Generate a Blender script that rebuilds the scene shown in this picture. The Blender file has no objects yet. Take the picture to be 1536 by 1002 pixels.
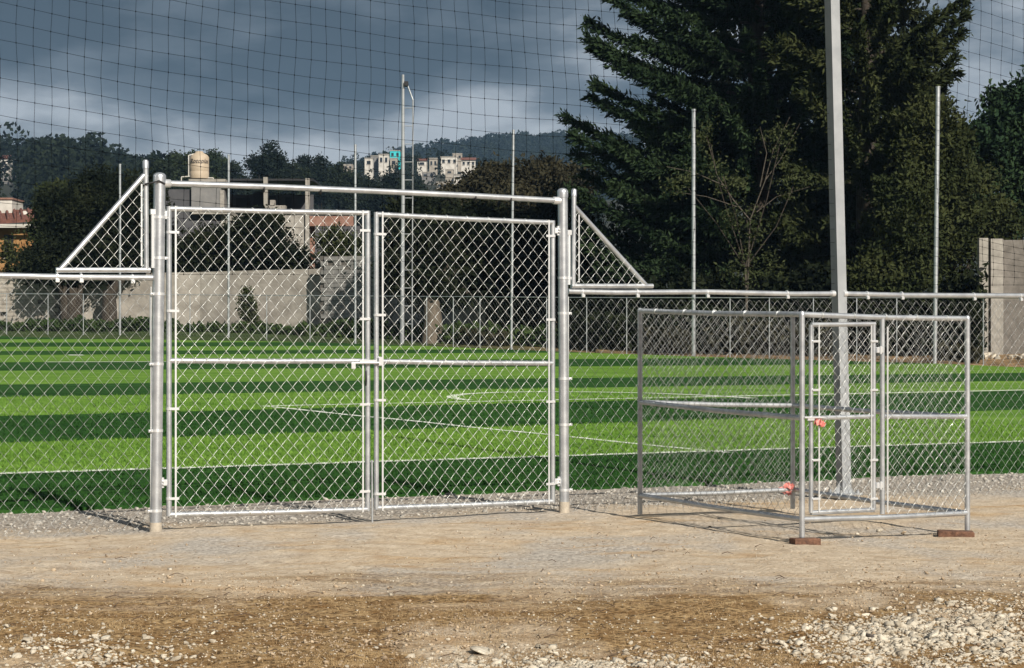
import bpy, math, random
import numpy as np
from mathutils import Vector
random.seed(7); RNG = np.random.default_rng(7)
S = bpy.context.scene
COL = S.collection

# ------------------------------------------------------------------ camera, sky, sun, exposure
F = 3200.0; HOR = 504.0; CH = 1.535          # focal length in photo pixels, horizon row, eye height
cam = bpy.data.objects.new('camera', bpy.data.cameras.new('camera'))
COL.objects.link(cam); S.camera = cam
cam.location = (0, 0, CH); cam.rotation_euler = (math.radians(90), 0, 0)
cam.data.sensor_width = 36; cam.data.lens = F / 1536 * 36
cam.data.shift_y = 3.0 / 1536; cam.data.clip_start = 0.1; cam.data.clip_end = 6000

SUN_EL = 33.0
sun_to = Vector((0.455 * math.cos(math.radians(SUN_EL)) / 0.9995, -0.89 * math.cos(math.radians(SUN_EL)) / 0.9995, math.sin(math.radians(SUN_EL))))
sl = bpy.data.lights.new('sun', 'SUN'); sl.energy = 5.0; sl.angle = math.radians(0.5); sl.color = (1.0, 0.93, 0.82)
so = bpy.data.objects.new('sun', sl); COL.objects.link(so)
so.rotation_euler = sun_to.to_track_quat('Z', 'Y').to_euler(); so.location = (20, -40, 60)

W = bpy.data.worlds.new('World'); S.world = W; W.use_nodes = True
wn = W.node_tree; wn.nodes.clear()
def wnode(t, **k):
    n = wn.nodes.new(t)
    for a, b in k.items(): setattr(n, a, b)
    return n
w_out = wnode('ShaderNodeOutputWorld'); w_bg = wnode('ShaderNodeBackground')
w_sky = wnode('ShaderNodeTexSky', sky_type='NISHITA', sun_disc=False)
w_sky.sun_elevation = math.radians(SUN_EL); w_sky.sun_rotation = math.atan2(sun_to.x, sun_to.y)
w_scale = wnode('ShaderNodeVectorMath', operation='SCALE'); w_scale.inputs['Scale'].default_value = 0.06
w_tc = wnode('ShaderNodeTexCoord')
w_map = wnode('ShaderNodeMapping'); w_map.inputs['Scale'].default_value = (4.2, 4.2, 11.5); w_map.inputs['Location'].default_value = (0.4, 1.08, 0.9)
w_n1 = wnode('ShaderNodeTexNoise'); w_n1.inputs['Scale'].default_value = 1.5; w_n1.inputs['Detail'].default_value = 9; w_n1.inputs['Roughness'].default_value = 0.52; w_n1.inputs['Distortion'].default_value = 0.0
w_r1 = wnode('ShaderNodeValToRGB')
e = w_r1.color_ramp.elements
e[0].position = 0.40; e[0].color = (0.036, 0.051, 0.068, 1); e[1].position = 0.60; e[1].color = (0.30, 0.325, 0.355, 1)
m = e.new(0.5); m.color = (0.096, 0.118, 0.142, 1)
w_mix = wnode('ShaderNodeMix', data_type='RGBA'); w_mix.inputs['Factor'].default_value = 0.97
L_ = wn.links.new
L_(w_tc.outputs['Generated'], w_map.inputs['Vector']); L_(w_map.outputs['Vector'], w_n1.inputs['Vector'])
L_(w_n1.outputs['Fac'], w_r1.inputs['Fac']); L_(w_sky.outputs['Color'], w_scale.inputs[0])
L_(w_scale.outputs['Vector'], w_mix.inputs[6]); L_(w_r1.outputs['Color'], w_mix.inputs[7])
L_(w_mix.outputs[2], w_bg.inputs['Color']); w_bg.inputs['Strength'].default_value = 1.0
L_(w_bg.outputs['Background'], w_out.inputs['Surface'])

S.view_settings.view_transform = 'Standard'; S.view_settings.look = 'None'
S.view_settings.gamma = 1; S.view_settings.use_curve_mapping = False
S.view_settings.exposure = 0.5
S.cycles.volume_bounces = 0; S.cycles.max_bounces = 6

# ------------------------------------------------------------------ place: coordinates
L0 = np.array([-2.80, 16.75])                      # foot of the first gate post
UV = np.array([0.884, 0.468]); UV /= np.linalg.norm(UV)   # along the fence
NV = np.array([-UV[1], UV[0]])                     # from the fence into the field
SL = 0.02; NT = 2.4                                # the pitch rises gently from its near edge
def un(x, y):
    r = np.array([x, y]) - L0
    return float(r @ UV), float(r @ NV)
def xy(u, n):
    p = L0 + UV * u + NV * n
    return float(p[0]), float(p[1])
def P(px, py, d): return Vector(((px - 768) / F * d, d, CH + (HOR - py) / F * d))
def unp(px, py):
    d = np.array([(px - 768) / F, 1.0]); k = (py - HOR) / F
    t = (CH + SL * (NT + L0 @ NV)) / (k + SL * (d @ NV))
    r = d * t - L0
    return float(r @ UV), float(r @ NV), float(t)
def fence_u(px):
    k = (px - 768) / F
    return float((k * L0[1] - L0[0]) / (UV[0] - k * UV[1]))
def FPt(px, py, n=0.0):                            # photo point on the fence plane -> (u, height)
    k = (px - 768) / F; b = L0 + NV * n
    u = float((k * b[1] - b[0]) / (UV[0] - k * UV[1])); y = b[1] + UV[1] * u
    return u, CH + (HOR - py) / F * y
def W3(u, n, z):
    x, y = xy(u, n); return Vector((x, y, z))
def FW(px, py, n=0.0):
    u, h = FPt(px, py, n); return W3(u, n, h)
BPX = [(1750, 562), (1530, 553), (1450, 548), (1000, 535), (800, 527), (600, 518.5), (300, 510), (0, 504), (-250, 500)]
BUN = [unp(a, b) for a, b in BPX]                  # right-hand edge of the pitch
_bn = [b[1] for b in BUN]; _bu = [b[0] for b in BUN]
def ub(n):
    if n < _bn[0]: return _bu[0] + (_bu[1] - _bu[0]) / (_bn[1] - _bn[0]) * (n - _bn[0])
    return float(np.interp(n, _bn, _bu))
def zb(px): return float(np.interp(px, [a for a, _ in BPX][::-1], [b[2] for b in BUN][::-1]))
UB_A = np.array([np.interp(0, [0, 1], [0, 1])])
def Gv(x, y):
    """height of the land (arrays)"""
    rx = x - L0[0]; ry = y - L0[1]
    u = rx * UV[0] + ry * UV[1]; n = rx * NV[0] + ry * NV[1]
    z = SL * np.clip(n - NT, 0, 110)
    ubn = np.where(n < _bn[0], _bu[0] + (_bu[1] - _bu[0]) / (_bn[1] - _bn[0]) * (n - _bn[0]), np.interp(n, _bn, _bu))
    q = np.clip(u - ubn, 0, 12)
    return z + 0.06 * np.clip(q - 1.5, 0, 10)
def G(x, y): return float(Gv(np.array([x]), np.array([y]))[0])

# ------------------------------------------------------------------ materials
def mat(name, col, rough=0.7, metal=0.0, var=None, scale=5.0, detail=4, bump=0.0, bscale=None, spec=0.4, stretch=(1, 1, 1), ramp=(0.35, 0.65), coords='Object'):
    m = bpy.data.materials.new(name); m.use_nodes = True
    nt = m.node_tree; b = nt.nodes['Principled BSDF']
    b.inputs['Base Color'].default_value = (*col, 1); b.inputs['Roughness'].default_value = rough
    b.inputs['Metallic'].default_value = metal; b.inputs['Specular IOR Level'].default_value = spec
    if var is not None or bump:
        tc = nt.nodes.new('ShaderNodeTexCoord'); mp = nt.nodes.new('ShaderNodeMapping'); mp.inputs['Scale'].default_value = stretch
        if coords == 'World':
            ge = nt.nodes.new('ShaderNodeNewGeometry'); nt.links.new(ge.outputs['Position'], mp.inputs['Vector'])
        else: nt.links.new(tc.outputs[coords], mp.inputs['Vector'])
    if var is not None:
        n = nt.nodes.new('ShaderNodeTexNoise'); n.inputs['Scale'].default_value = scale; n.inputs['Detail'].default_value = detail; n.inputs['Roughness'].default_value = 0.6
        nt.links.new(mp.outputs['Vector'], n.inputs['Vector'])
        r = nt.nodes.new('ShaderNodeValToRGB'); r.color_ramp.elements[0].position = ramp[0]; r.color_ramp.elements[1].position = ramp[1]
        r.color_ramp.elements[0].color = (*col, 1); r.color_ramp.elements[1].color = (*var, 1)
        nt.links.new(n.outputs['Fac'], r.inputs['Fac']); nt.links.new(r.outputs['Color'], b.inputs['Base Color'])
    if bump:
        n2 = nt.nodes.new('ShaderNodeTexNoise'); n2.inputs['Scale'].default_value = bscale or scale * 4; n2.inputs['Detail'].default_value = 5
        nt.links.new(mp.outputs['Vector'], n2.inputs['Vector'])
        bp = nt.nodes.new('ShaderNodeBump'); bp.inputs['Strength'].default_value = bump; bp.inputs['Distance'].default_value = 0.02
        nt.links.new(n2.outputs['Fac'], bp.inputs['Height']); nt.links.new(bp.outputs['Normal'], b.inputs['Normal'])
    return m
M = {}
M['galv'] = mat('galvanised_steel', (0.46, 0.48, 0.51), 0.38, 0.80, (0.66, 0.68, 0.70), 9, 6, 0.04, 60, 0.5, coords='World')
M['galv_dull'] = mat('dull_galvanised_steel', (0.34, 0.36, 0.38), 0.42, 0.65, (0.52, 0.54, 0.56), 7, 6, 0.05, 50, coords='World')  # darker, duller steel; on the cage every side but the front
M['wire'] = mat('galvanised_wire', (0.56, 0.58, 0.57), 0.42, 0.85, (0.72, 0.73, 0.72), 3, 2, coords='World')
M['wire_dull'] = mat('dull_wire', (0.26, 0.27, 0.27), 0.46, 0.85, (0.42, 0.43, 0.43), 3, 2, coords='World')  # darker wire for fence runs and the cage sides behind its front
M['clip'] = mat('aluminium_clip', (0.74, 0.75, 0.76), 0.4, 0.7)
M['pole'] = mat('pole_steel', (0.25, 0.265, 0.28), 0.55, 0.2, (0.32, 0.335, 0.35), 4, 5, coords='World')
M['darkwire'] = mat('black_binding_wire', (0.012, 0.012, 0.015), 0.6)
M['net'] = mat('net_cord', (0.004, 0.005, 0.006), 0.9, spec=0.0)
M['concrete'] = mat('post_concrete', (0.30, 0.26, 0.21), 0.9, 0, (0.42, 0.37, 0.30), 20, 4, 0.3)
M['brick'] = mat('fired_clay_brick', (0.062, 0.030, 0.019), 0.85, 0, (0.17, 0.085, 0.052), 22, 5, 0.5, 90)
M['red'] = mat('faded_red_ribbon', (0.46, 0.11, 0.09), 0.6, 0, (0.62, 0.25, 0.22), 30)
M['turf_l'] = None
M['line'] = mat('white_turf_fibre', (0.74, 0.76, 0.72), 0.8, 0, (0.55, 0.6, 0.5), 40, 3, coords='World')
M['stone'] = mat('pale_limestone', (0.25, 0.21, 0.155), 0.9, 0, (0.56, 0.51, 0.42), 11, 5, 0.5, 60, coords='World')
M['stone_dark'] = mat('dark_stone', (0.06, 0.055, 0.05), 0.9, 0, (0.11, 0.09, 0.08), 20, 5, 0.5, 60)
M['straw'] = mat('dry_grass', (0.17, 0.10, 0.04), 0.8, 0, (0.40, 0.29, 0.155), 3, 3, coords='World')
M['twig'] = mat('dry_twig', (0.09, 0.06, 0.04), 0.9)
M['bark'] = mat('bark', (0.022, 0.017, 0.013), 0.95, 0, (0.05, 0.04, 0.03), 12, 5, 0.6, 40, stretch=(1, 1, 0.2))
M['bark_pale'] = mat('pale_bark', (0.08, 0.066, 0.05), 0.95, 0, (0.14, 0.115, 0.09), 8, 5, 0.5, 30, stretch=(1, 1, 0.3))
M['bark_grey'] = mat('grey_bark', (0.045, 0.038, 0.03), 0.95, 0, (0.085, 0.072, 0.056), 8, 5)
M['block'] = mat('concrete_block', (0.30, 0.265, 0.225), 0.95, 0, (0.44, 0.40, 0.35), 3, 6, 0.4, 30, coords='World')
M['block_grey'] = mat('grey_concrete_block', (0.20, 0.195, 0.185), 0.95, 0, (0.30, 0.29, 0.275), 3, 6, 0.4, 30, coords='World')
M['mortar'] = mat('mortar', (0.10, 0.09, 0.08), 0.95, 0, (0.16, 0.145, 0.13), 4, 5, 0.3, coords='World')
M['plaster'] = mat('rough_plaster', (0.25, 0.225, 0.195), 0.95, 0, (0.42, 0.385, 0.34), 0.9, 7, 0.5, 8, coords='World', stretch=(1, 1, 1.6))
M['brown_block'] = mat('tan_wall_brick', (0.17, 0.145, 0.115), 0.95, 0, (0.29, 0.25, 0.205), 2.5, 6, 0.5, 25, coords='World')
M['shaded_grey'] = mat('shaded_grey_render', (0.05, 0.05, 0.056), 0.95, 0, (0.075, 0.075, 0.08), 1.5, 5, coords='World')  # darkened copy of the grey render: shade put into the colour
M['grey'] = mat('grey_render', (0.12, 0.12, 0.122), 0.95, 0, (0.19, 0.185, 0.18), 1.2, 6, coords='World')
M['lightcol'] = mat('pale_concrete_column', (0.20, 0.185, 0.165), 0.9, 0, (0.30, 0.28, 0.25), 4, 5, coords='World')
M['dark'] = mat('near_black', (0.012, 0.012, 0.014), 0.6)  # near-black: paints the shade in openings and the column gap, also dark parts
M['glass'] = mat('window_glass', (0.02, 0.025, 0.03), 0.08, 0.0, spec=0.8)
M['red_tile'] = mat('red_roof_tile', (0.085, 0.032, 0.024), 0.85, 0, (0.17, 0.07, 0.05), 2.5, 5, 0.5, 12, coords='World')
M['lintel'] = mat('reddish_beam', (0.17, 0.085, 0.06), 0.9, 0, (0.24, 0.14, 0.11), 2, 4, coords='World')
M['orange'] = mat('orange_wall', (0.19, 0.085, 0.025), 0.9, 0, (0.30, 0.17, 0.07), 1.0, 6, coords='World')
M['white'] = mat('white_wall_paint', (0.36, 0.34, 0.31), 0.85, 0, (0.50, 0.48, 0.44), 1, 5, coords='World')
M['cream'] = mat('cream_wall_paint', (0.20, 0.18, 0.155), 0.85, 0, (0.32, 0.29, 0.25), 1, 5, coords='World')
M['turq'] = mat('turquoise_wall_paint', (0.02, 0.36, 0.40), 0.8, 0, (0.04, 0.45, 0.48), 1, 4, coords='World')
M['tank'] = mat('beige_plastic', (0.34, 0.275, 0.20), 0.6, 0, (0.40, 0.33, 0.25), 2, 4)
M['ink'] = mat('dark_print', (0.02, 0.02, 0.03), 0.6)
def leafmat(name, a, b, scale, rough=0.75, br=None):
    m = mat(name, a, rough, 0, b, scale, 5, spec=0.06, coords='World', ramp=(0.4, 0.64))
    return m
M['conifer'] = leafmat('cypress_foliage', (0.010, 0.020, 0.009), (0.027, 0.044, 0.019), 0.55)
M['olive'] = leafmat('olive_foliage', (0.018, 0.025, 0.009), (0.040, 0.046, 0.017), 0.6)
M['shrubleaf'] = leafmat('shrub_leaf', (0.024, 0.032, 0.012), (0.048, 0.056, 0.024), 1.2)
M['darkleaf'] = leafmat('dark_leaf', (0.005, 0.008, 0.004), (0.016, 0.020, 0.009), 0.7)
M['broad'] = leafmat('broad_leaf', (0.012, 0.026, 0.012), (0.028, 0.048, 0.02), 0.5)
M['brownleaf'] = leafmat('brownish_leaf', (0.021, 0.020, 0.011), (0.036, 0.033, 0.019), 0.5)
M['forest'] = leafmat('cloud_shaded_foliage', (0.005, 0.009, 0.006), (0.014, 0.020, 0.011), 0.05)  # foliage colour lowered to stand for cloud shade on the hills
M['pine'] = leafmat('pine_foliage', (0.013, 0.022, 0.010), (0.032, 0.042, 0.018), 0.25)
M['hill'] = mat('hill_ground', (0.010, 0.015, 0.010), 0.95, 0, (0.026, 0.028, 0.018), 0.02, 6, coords='World')
M['weed'] = leafmat('weed_green', (0.016, 0.032, 0.009), (0.04, 0.062, 0.018), 0.8)

def turf_mat(name, dark, lite):
    m = bpy.data.materials.new(name); m.use_nodes = True; nt = m.node_tree; b = nt.nodes['Principled BSDF']
    b.inputs['Roughness'].default_value = 0.8; b.inputs['Specular IOR Level'].default_value = 0.04
    ge = nt.nodes.new('ShaderNodeNewGeometry')
    n1 = nt.nodes.new('ShaderNodeTexNoise'); n1.inputs['Scale'].default_value = 26; n1.inputs['Detail'].default_value = 3
    n2 = nt.nodes.new('ShaderNodeTexNoise'); n2.inputs['Scale'].default_value = 0.6; n2.inputs['Detail'].default_value = 5
    n3 = nt.nodes.new('ShaderNodeTexNoise'); n3.inputs['Scale'].default_value = 9; n3.inputs['Detail'].default_value = 4
    mp = nt.nodes.new('ShaderNodeMapping'); mp.inputs['Rotation'].default_value = (0, 0, -math.atan2(UV[1], UV[0])); mp.inputs['Scale'].default_value = (0.35, 2.2, 1)
    nt.links.new(ge.outputs['Position'], mp.inputs['Vector']); nt.links.new(mp.outputs['Vector'], n2.inputs['Vector'])
    nt.links.new(ge.outputs['Position'], n1.inputs['Vector']); nt.links.new(ge.outputs['Position'], n3.inputs['Vector'])
    ad = nt.nodes.new('ShaderNodeMath'); ad.operation = 'ADD'; nt.links.new(n1.outputs['Fac'], ad.inputs[0]); nt.links.new(n2.outputs['Fac'], ad.inputs[1])
    ad2 = nt.nodes.new('ShaderNodeMath'); ad2.operation = 'ADD'; nt.links.new(ad.outputs[0], ad2.inputs[0]); nt.links.new(n3.outputs['Fac'], ad2.inputs[1])
    r = nt.nodes.new('ShaderNodeMapRange'); r.inputs[1].default_value = 1.25; r.inputs[2].default_value = 1.75; nt.links.new(ad2.outputs[0], r.inputs[0])
    mx = nt.nodes.new('ShaderNodeMix'); mx.data_type = 'RGBA'; mx.inputs[6].default_value = (*dark, 1); mx.inputs[7].default_value = (*lite, 1)
    nt.links.new(r.outputs[0], mx.inputs[0]); nt.links.new(mx.outputs[2], b.inputs['Base Color'])
    bp = nt.nodes.new('ShaderNodeBump'); bp.inputs['Strength'].default_value = 0.5; bp.inputs['Distance'].default_value = 0.02
    nt.links.new(n1.outputs['Fac'], bp.inputs['Height']); nt.links.new(bp.outputs['Normal'], b.inputs['Normal'])
    return m
M['turf_l'] = turf_mat('light_green_turf', (0.064, 0.145, 0.018), (0.145, 0.255, 0.044))
M['turf_d'] = turf_mat('dark_green_turf', (0.009, 0.036, 0.007), (0.030, 0.086, 0.018))

def ground_mat():
    m = bpy.data.materials.new('dirt_ground'); m.use_nodes = True; nt = m.node_tree; N = nt.nodes; K = nt.links.new
    b = N['Principled BSDF']; b.inputs['Roughness'].default_value = 0.95; b.inputs['Specular IOR Level'].default_value = 0.1
    ge = N.new('ShaderNodeNewGeometry'); sx = N.new('ShaderNodeSeparateXYZ'); K(ge.outputs['Position'], sx.inputs[0])
    def noise(s, d=6, dist=0.0, stretch=None):
        n = N.new('ShaderNodeTexNoise'); n.inputs['Scale'].default_value = s; n.inputs['Detail'].default_value = d; n.inputs['Distortion'].default_value = dist
        n.inputs['Roughness'].default_value = 0.62
        if stretch:
            mp = N.new('ShaderNodeMapping'); mp.inputs['Scale'].default_value = stretch; K(ge.outputs['Position'], mp.inputs['Vector']); K(mp.outputs['Vector'], n.inputs['Vector'])
        else: K(ge.outputs['Position'], n.inputs['Vector'])
        return n.outputs['Fac']
    def ramp(f, a, c): 
        r = N.new('ShaderNodeMapRange'); r.inputs[1].default_value = a; r.inputs[2].default_value = c; r.clamp = True; K(f, r.inputs[0]); return r.outputs[0]
    def math_(op, a, c):
        n = N.new('ShaderNodeMath'); n.operation = op; n.use_clamp = False
        for i, v in enumerate((a, c)):
            if isinstance(v, (int, float)): n.inputs[i].default_value = v
            else: K(v, n.inputs[i])
        return n.outputs[0]
    def mix(f, a, c):
        n = N.new('ShaderNodeMix'); n.data_type = 'RGBA'
        if isinstance(f, (int, float)): n.inputs[0].default_value = f
        else: K(f, n.inputs[0])
        for i, v in ((6, a), (7, c)):
            if isinstance(v, tuple): n.inputs[i].default_value = (*v, 1)
            else: K(v, n.inputs[i])
        return n.outputs[2]
    fine = noise(30, 6); mid = noise(5.0, 6); big = noise(0.75, 5, 0.4, (1, 0.7, 1)); big2 = noise(1.1, 5, 0.6, (0.6, 1.3, 1))
    tan = mix(ramp(mid, 0.35, 0.68), (0.40, 0.315, 0.225), (0.56, 0.475, 0.365))
    tan = mix(ramp(fine, 0.30, 0.48), (0.29, 0.22, 0.15), tan); tan = mix(ramp(fine, 0.62, 0.72), tan, (0.62, 0.54, 0.43))
    grey = mix(ramp(fine, 0.4, 0.6), (0.24, 0.22, 0.195), (0.50, 0.46, 0.41))
    c = mix(math_('MULTIPLY', ramp(big, 0.46, 0.62), 0.85), tan, grey)
    ochre = mix(ramp(mid, 0.4, 0.6), (0.34, 0.205, 0.09), (0.46, 0.33, 0.19))
    c = mix(math_('MULTIPLY', ramp(big2, 0.54, 0.66), 0.6), c, ochre)
    # brown, grassy foreground
    fy = math_('ADD', sx.outputs['Y'], math_('MULTIPLY', math_('SUBTRACT', big2, 0.5), 5.5))
    br = mix(ramp(mid, 0.35, 0.62), (0.19, 0.105, 0.04), (0.40, 0.275, 0.14))
    br = mix(ramp(fine, 0.38, 0.54), (0.075, 0.045, 0.02), br); br = mix(ramp(fine, 0.60, 0.70), br, (0.42, 0.33, 0.21))
    c = mix(math_('MULTIPLY', ramp(fy, 13.6, 12.2), ramp(big, 0.30, 0.46)), c, br)
    # gravel strip along the fence
    dn = N.new('ShaderNodeVectorMath'); dn.operation = 'DOT_PRODUCT'; K(ge.outputs['Position'], dn.inputs[0]); dn.inputs[1].default_value = (NV[0], NV[1], 0)
    nn = math_('ADD', math_('SUBTRACT', dn.outputs['Value'], float(L0 @ NV)), math_('MULTIPLY', math_('SUBTRACT', big, 0.5), 1.2))
    grav = mix(ramp(fine, 0.42, 0.6), (0.14, 0.125, 0.11), (0.46, 0.42, 0.37))
    c = mix(math_('MULTIPLY', ramp(nn, 0.1, 0.8), 0.85), c, grav)
    # the land beyond the pitch: grass bank, with a bare rim of dirt
    green = mix(ramp(noise(1.5, 6), 0.38, 0.62), (0.028, 0.045, 0.016), (0.06, 0.085, 0.028))
    brown = mix(ramp(noise(2.0, 6), 0.4, 0.62), (0.11, 0.075, 0.04), (0.30, 0.20, 0.11))
    far = mix(ramp(sx.outputs['X'], -4.0, 6.0), green, brown)
    c = mix(ramp(sx.outputs['Y'], 34, 36), c, far)
    K(c, b.inputs['Base Color'])
    bp = N.new('ShaderNodeBump'); bp.inputs['Strength'].default_value = 0.8; bp.inputs['Distance'].default_value = 0.025
    K(math_('ADD', fine, mid), bp.inputs['Height']); K(bp.outputs['Normal'], b.inputs['Normal'])
    return m
M['ground'] = ground_mat()

# ------------------------------------------------------------------ mesh helpers
def tag(o, label=None, cat=None, group=None, kind=None):
    if label: o['label'] = label
    if cat: o['category'] = cat
    if group: o['group'] = group
    if kind: o['kind'] = kind
    return o
def link(name, me, material, parent=None):
    if material is not None and not me.materials: me.materials.append(material)
    o = bpy.data.objects.new(name, me); COL.objects.link(o)
    if parent is not None: o.parent = parent; o.matrix_parent_inverse = parent.matrix_basis.inverted()
    return o
def empty(name, loc, label=None, cat=None, group=None):
    o = bpy.data.objects.new(name, None); COL.objects.link(o); o.location = loc; o.empty_display_size = 0.2
    bpy.context.view_layer.update()
    return tag(o, label, cat, group)
def mesh_np(V, Fc, smooth=False):
    V = np.asarray(V, dtype=np.float32); Fc = np.asarray(Fc, dtype=np.int32); k = Fc.shape[1]
    me = bpy.data.meshes.new('m'); me.vertices.add(len(V)); me.vertices.foreach_set('co', V.ravel())
    me.loops.add(Fc.size); me.loops.foreach_set('vertex_index', Fc.ravel())
    me.polygons.add(len(Fc)); me.polygons.foreach_set('loop_start', np.arange(len(Fc), dtype=np.int32) * k)
    me.polygons.foreach_set('loop_total', np.full(len(Fc), k, dtype=np.int32))
    if smooth: me.polygons.foreach_set('use_smooth', np.ones(len(Fc), dtype=bool))
    me.update(calc_edges=True); me.validate()
    return me
def basis(d):
    d = Vector(d).normalized(); a = Vector((0, 0, 1)) if abs(d.z) < 0.9 else Vector((1, 0, 0))
    x = d.cross(a).normalized(); return x, d.cross(x).normalized(), d
class MB:
    def __init__(s): s.v = []; s.f = []; s.s = []
    def path(s, pts, rs, n=12, caps=True):
        pts = [Vector(p) for p in pts]
        if not hasattr(rs, '__len__'): rs = [rs] * len(pts)
        rings = []; x = None
        for i, p in enumerate(pts):
            d = (pts[min(i + 1, len(pts) - 1)] - pts[max(i - 1, 0)]).normalized()
            if x is None: x, y, _ = basis(d)
            else:
                x = (x - d * x.dot(d)).normalized(); y = d.cross(x)
            r0 = len(s.v)
            for k in range(n):
                a = 2 * math.pi * k / n; s.v.append(p + (x * math.cos(a) + y * math.sin(a)) * rs[i])
            rings.append(r0)
        for a, b in zip(rings, rings[1:]):
            for k in range(n): s.f.append((a + k, a + (k + 1) % n, b + (k + 1) % n, b + k)); s.s.append(True)
        if caps:
            for r0, rev in ((rings[0], True), (rings[-1], False)):
                c0 = len(s.v); s.v += [Vector(s.v[r0 + k]) for k in range(n)]
                ids = list(range(c0, c0 + n)); s.f.append(tuple(ids[::-1] if rev else ids)); s.s.append(False)
        return s
    def tube(s, a, b, r, n=12): return s.path([a, b], r, n)
    def box(s, c, size, ax=None, bev=0.0):
        c = Vector(c); X, Y, Z = ax or (Vector((1, 0, 0)), Vector((0, 1, 0)), Vector((0, 0, 1)))
        hx, hy, hz = size[0] / 2, size[1] / 2, size[2] / 2
        if bev <= 0:
            i = len(s.v)
            for sz in (-1, 1):
                for sx, sy in ((-1, -1), (1, -1), (1, 1), (-1, 1)): s.v.append(c + X * hx * sx + Y * hy * sy + Z * hz * sz)
            for q in ((3, 2, 1, 0), (4, 5, 6, 7), (0, 1, 5, 4), (1, 2, 6, 5), (2, 3, 7, 6), (3, 0, 4, 7)): s.f.append(tuple(i + k for k in q)); s.s.append(False)
        else:
            i = len(s.v); b = bev
            for z, ins in ((-hz, b), (-hz + b, 0), (hz - b, 0), (hz, b)):
                for sx, sy in ((-1, -1), (1, -1), (1, 1), (-1, 1)): s.v.append(c + X * (hx - ins) * sx + Y * (hy - ins) * sy + Z * z)
            for l in range(3):
                for k in range(4): s.f.append((i + l * 4 + k, i + l * 4 + (k + 1) % 4, i + l * 4 + 4 + (k + 1) % 4, i + l * 4 + 4 + k)); s.s.append(False)
            s.f.append((i + 3, i + 2, i + 1, i)); s.f.append((i + 12, i + 13, i + 14, i + 15)); s.s += [False, False]
        return s
    def poly(s, pts):
        i = len(s.v); s.v += [Vector(p) for p in pts]; s.f.append(tuple(range(i, i + len(pts)))); s.s.append(False); return s
    def prism(s, pts, ex):
        ex = Vector(ex); a = [Vector(p) for p in pts]; b = [p + ex for p in a]; n = len(a)
        i = len(s.v); s.v += a + b
        s.f.append(tuple(range(i + n - 1, i - 1, -1))); s.f.append(tuple(range(i + n, i + 2 * n))); s.s += [False, False]
        for k in range(n): s.f.append((i + k, i + (k + 1) % n, i + n + (k + 1) % n, i + n + k)); s.s.append(False)
        return s
    def lathe(s, c, prof, n=20, axis=None):
        c = Vector(c); rings = []
        for r, z in prof:
            i = len(s.v)
            for k in range(n):
                a = 2 * math.pi * k / n; s.v.append(c + Vector((r * math.cos(a), r * math.sin(a), z)))
            rings.append(i)
        for a, b in zip(rings, rings[1:]):
            for k in range(n): s.f.append((a + k, a + (k + 1) % n, b + (k + 1) % n, b + k)); s.s.append(True)
        s.f.append(tuple(rings[-1] + k for k in range(n))); s.s.append(False)
        return s
    def mesh(s):
        me = bpy.data.meshes.new('m'); me.from_pydata([tuple(v) for v in s.v], [], s.f); me.polygons.foreach_set('use_smooth', s.s); me.update(); return me
    def build(s, name, material, parent=None): return link(name, s.mesh(), material, parent)

def segs_np(A, B, r, k=4):
    """prisms round many straight segments"""
    A = np.asarray(A, float); B = np.asarray(B, float); d = B - A; d /= np.linalg.norm(d, axis=1, keepdims=True) + 1e-9
    ref = np.where(np.abs(d[:, 2:3]) < 0.9, np.array([[0, 0, 1.0]]), np.array([[1.0, 0, 0]]))
    x = np.cross(d, ref); x /= np.linalg.norm(x, axis=1, keepdims=True); y = np.cross(d, x)
    n = len(A); V = np.empty((n, 2 * k, 3))
    r = np.broadcast_to(np.asarray(r, float), (n,))[:, None]
    for i in range(k):
        a = 2 * math.pi * i / k; o = (x * math.cos(a) + y * math.sin(a)) * r
        V[:, i] = A + o; V[:, k + i] = B + o
    base = (np.arange(n) * 2 * k)[:, None]
    Fs = [base + np.array([[i, (i + 1) % k, k + (i + 1) % k, k + i]]) for i in range(k)]
    return V.reshape(-1, 3), np.concatenate(Fs)
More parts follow.
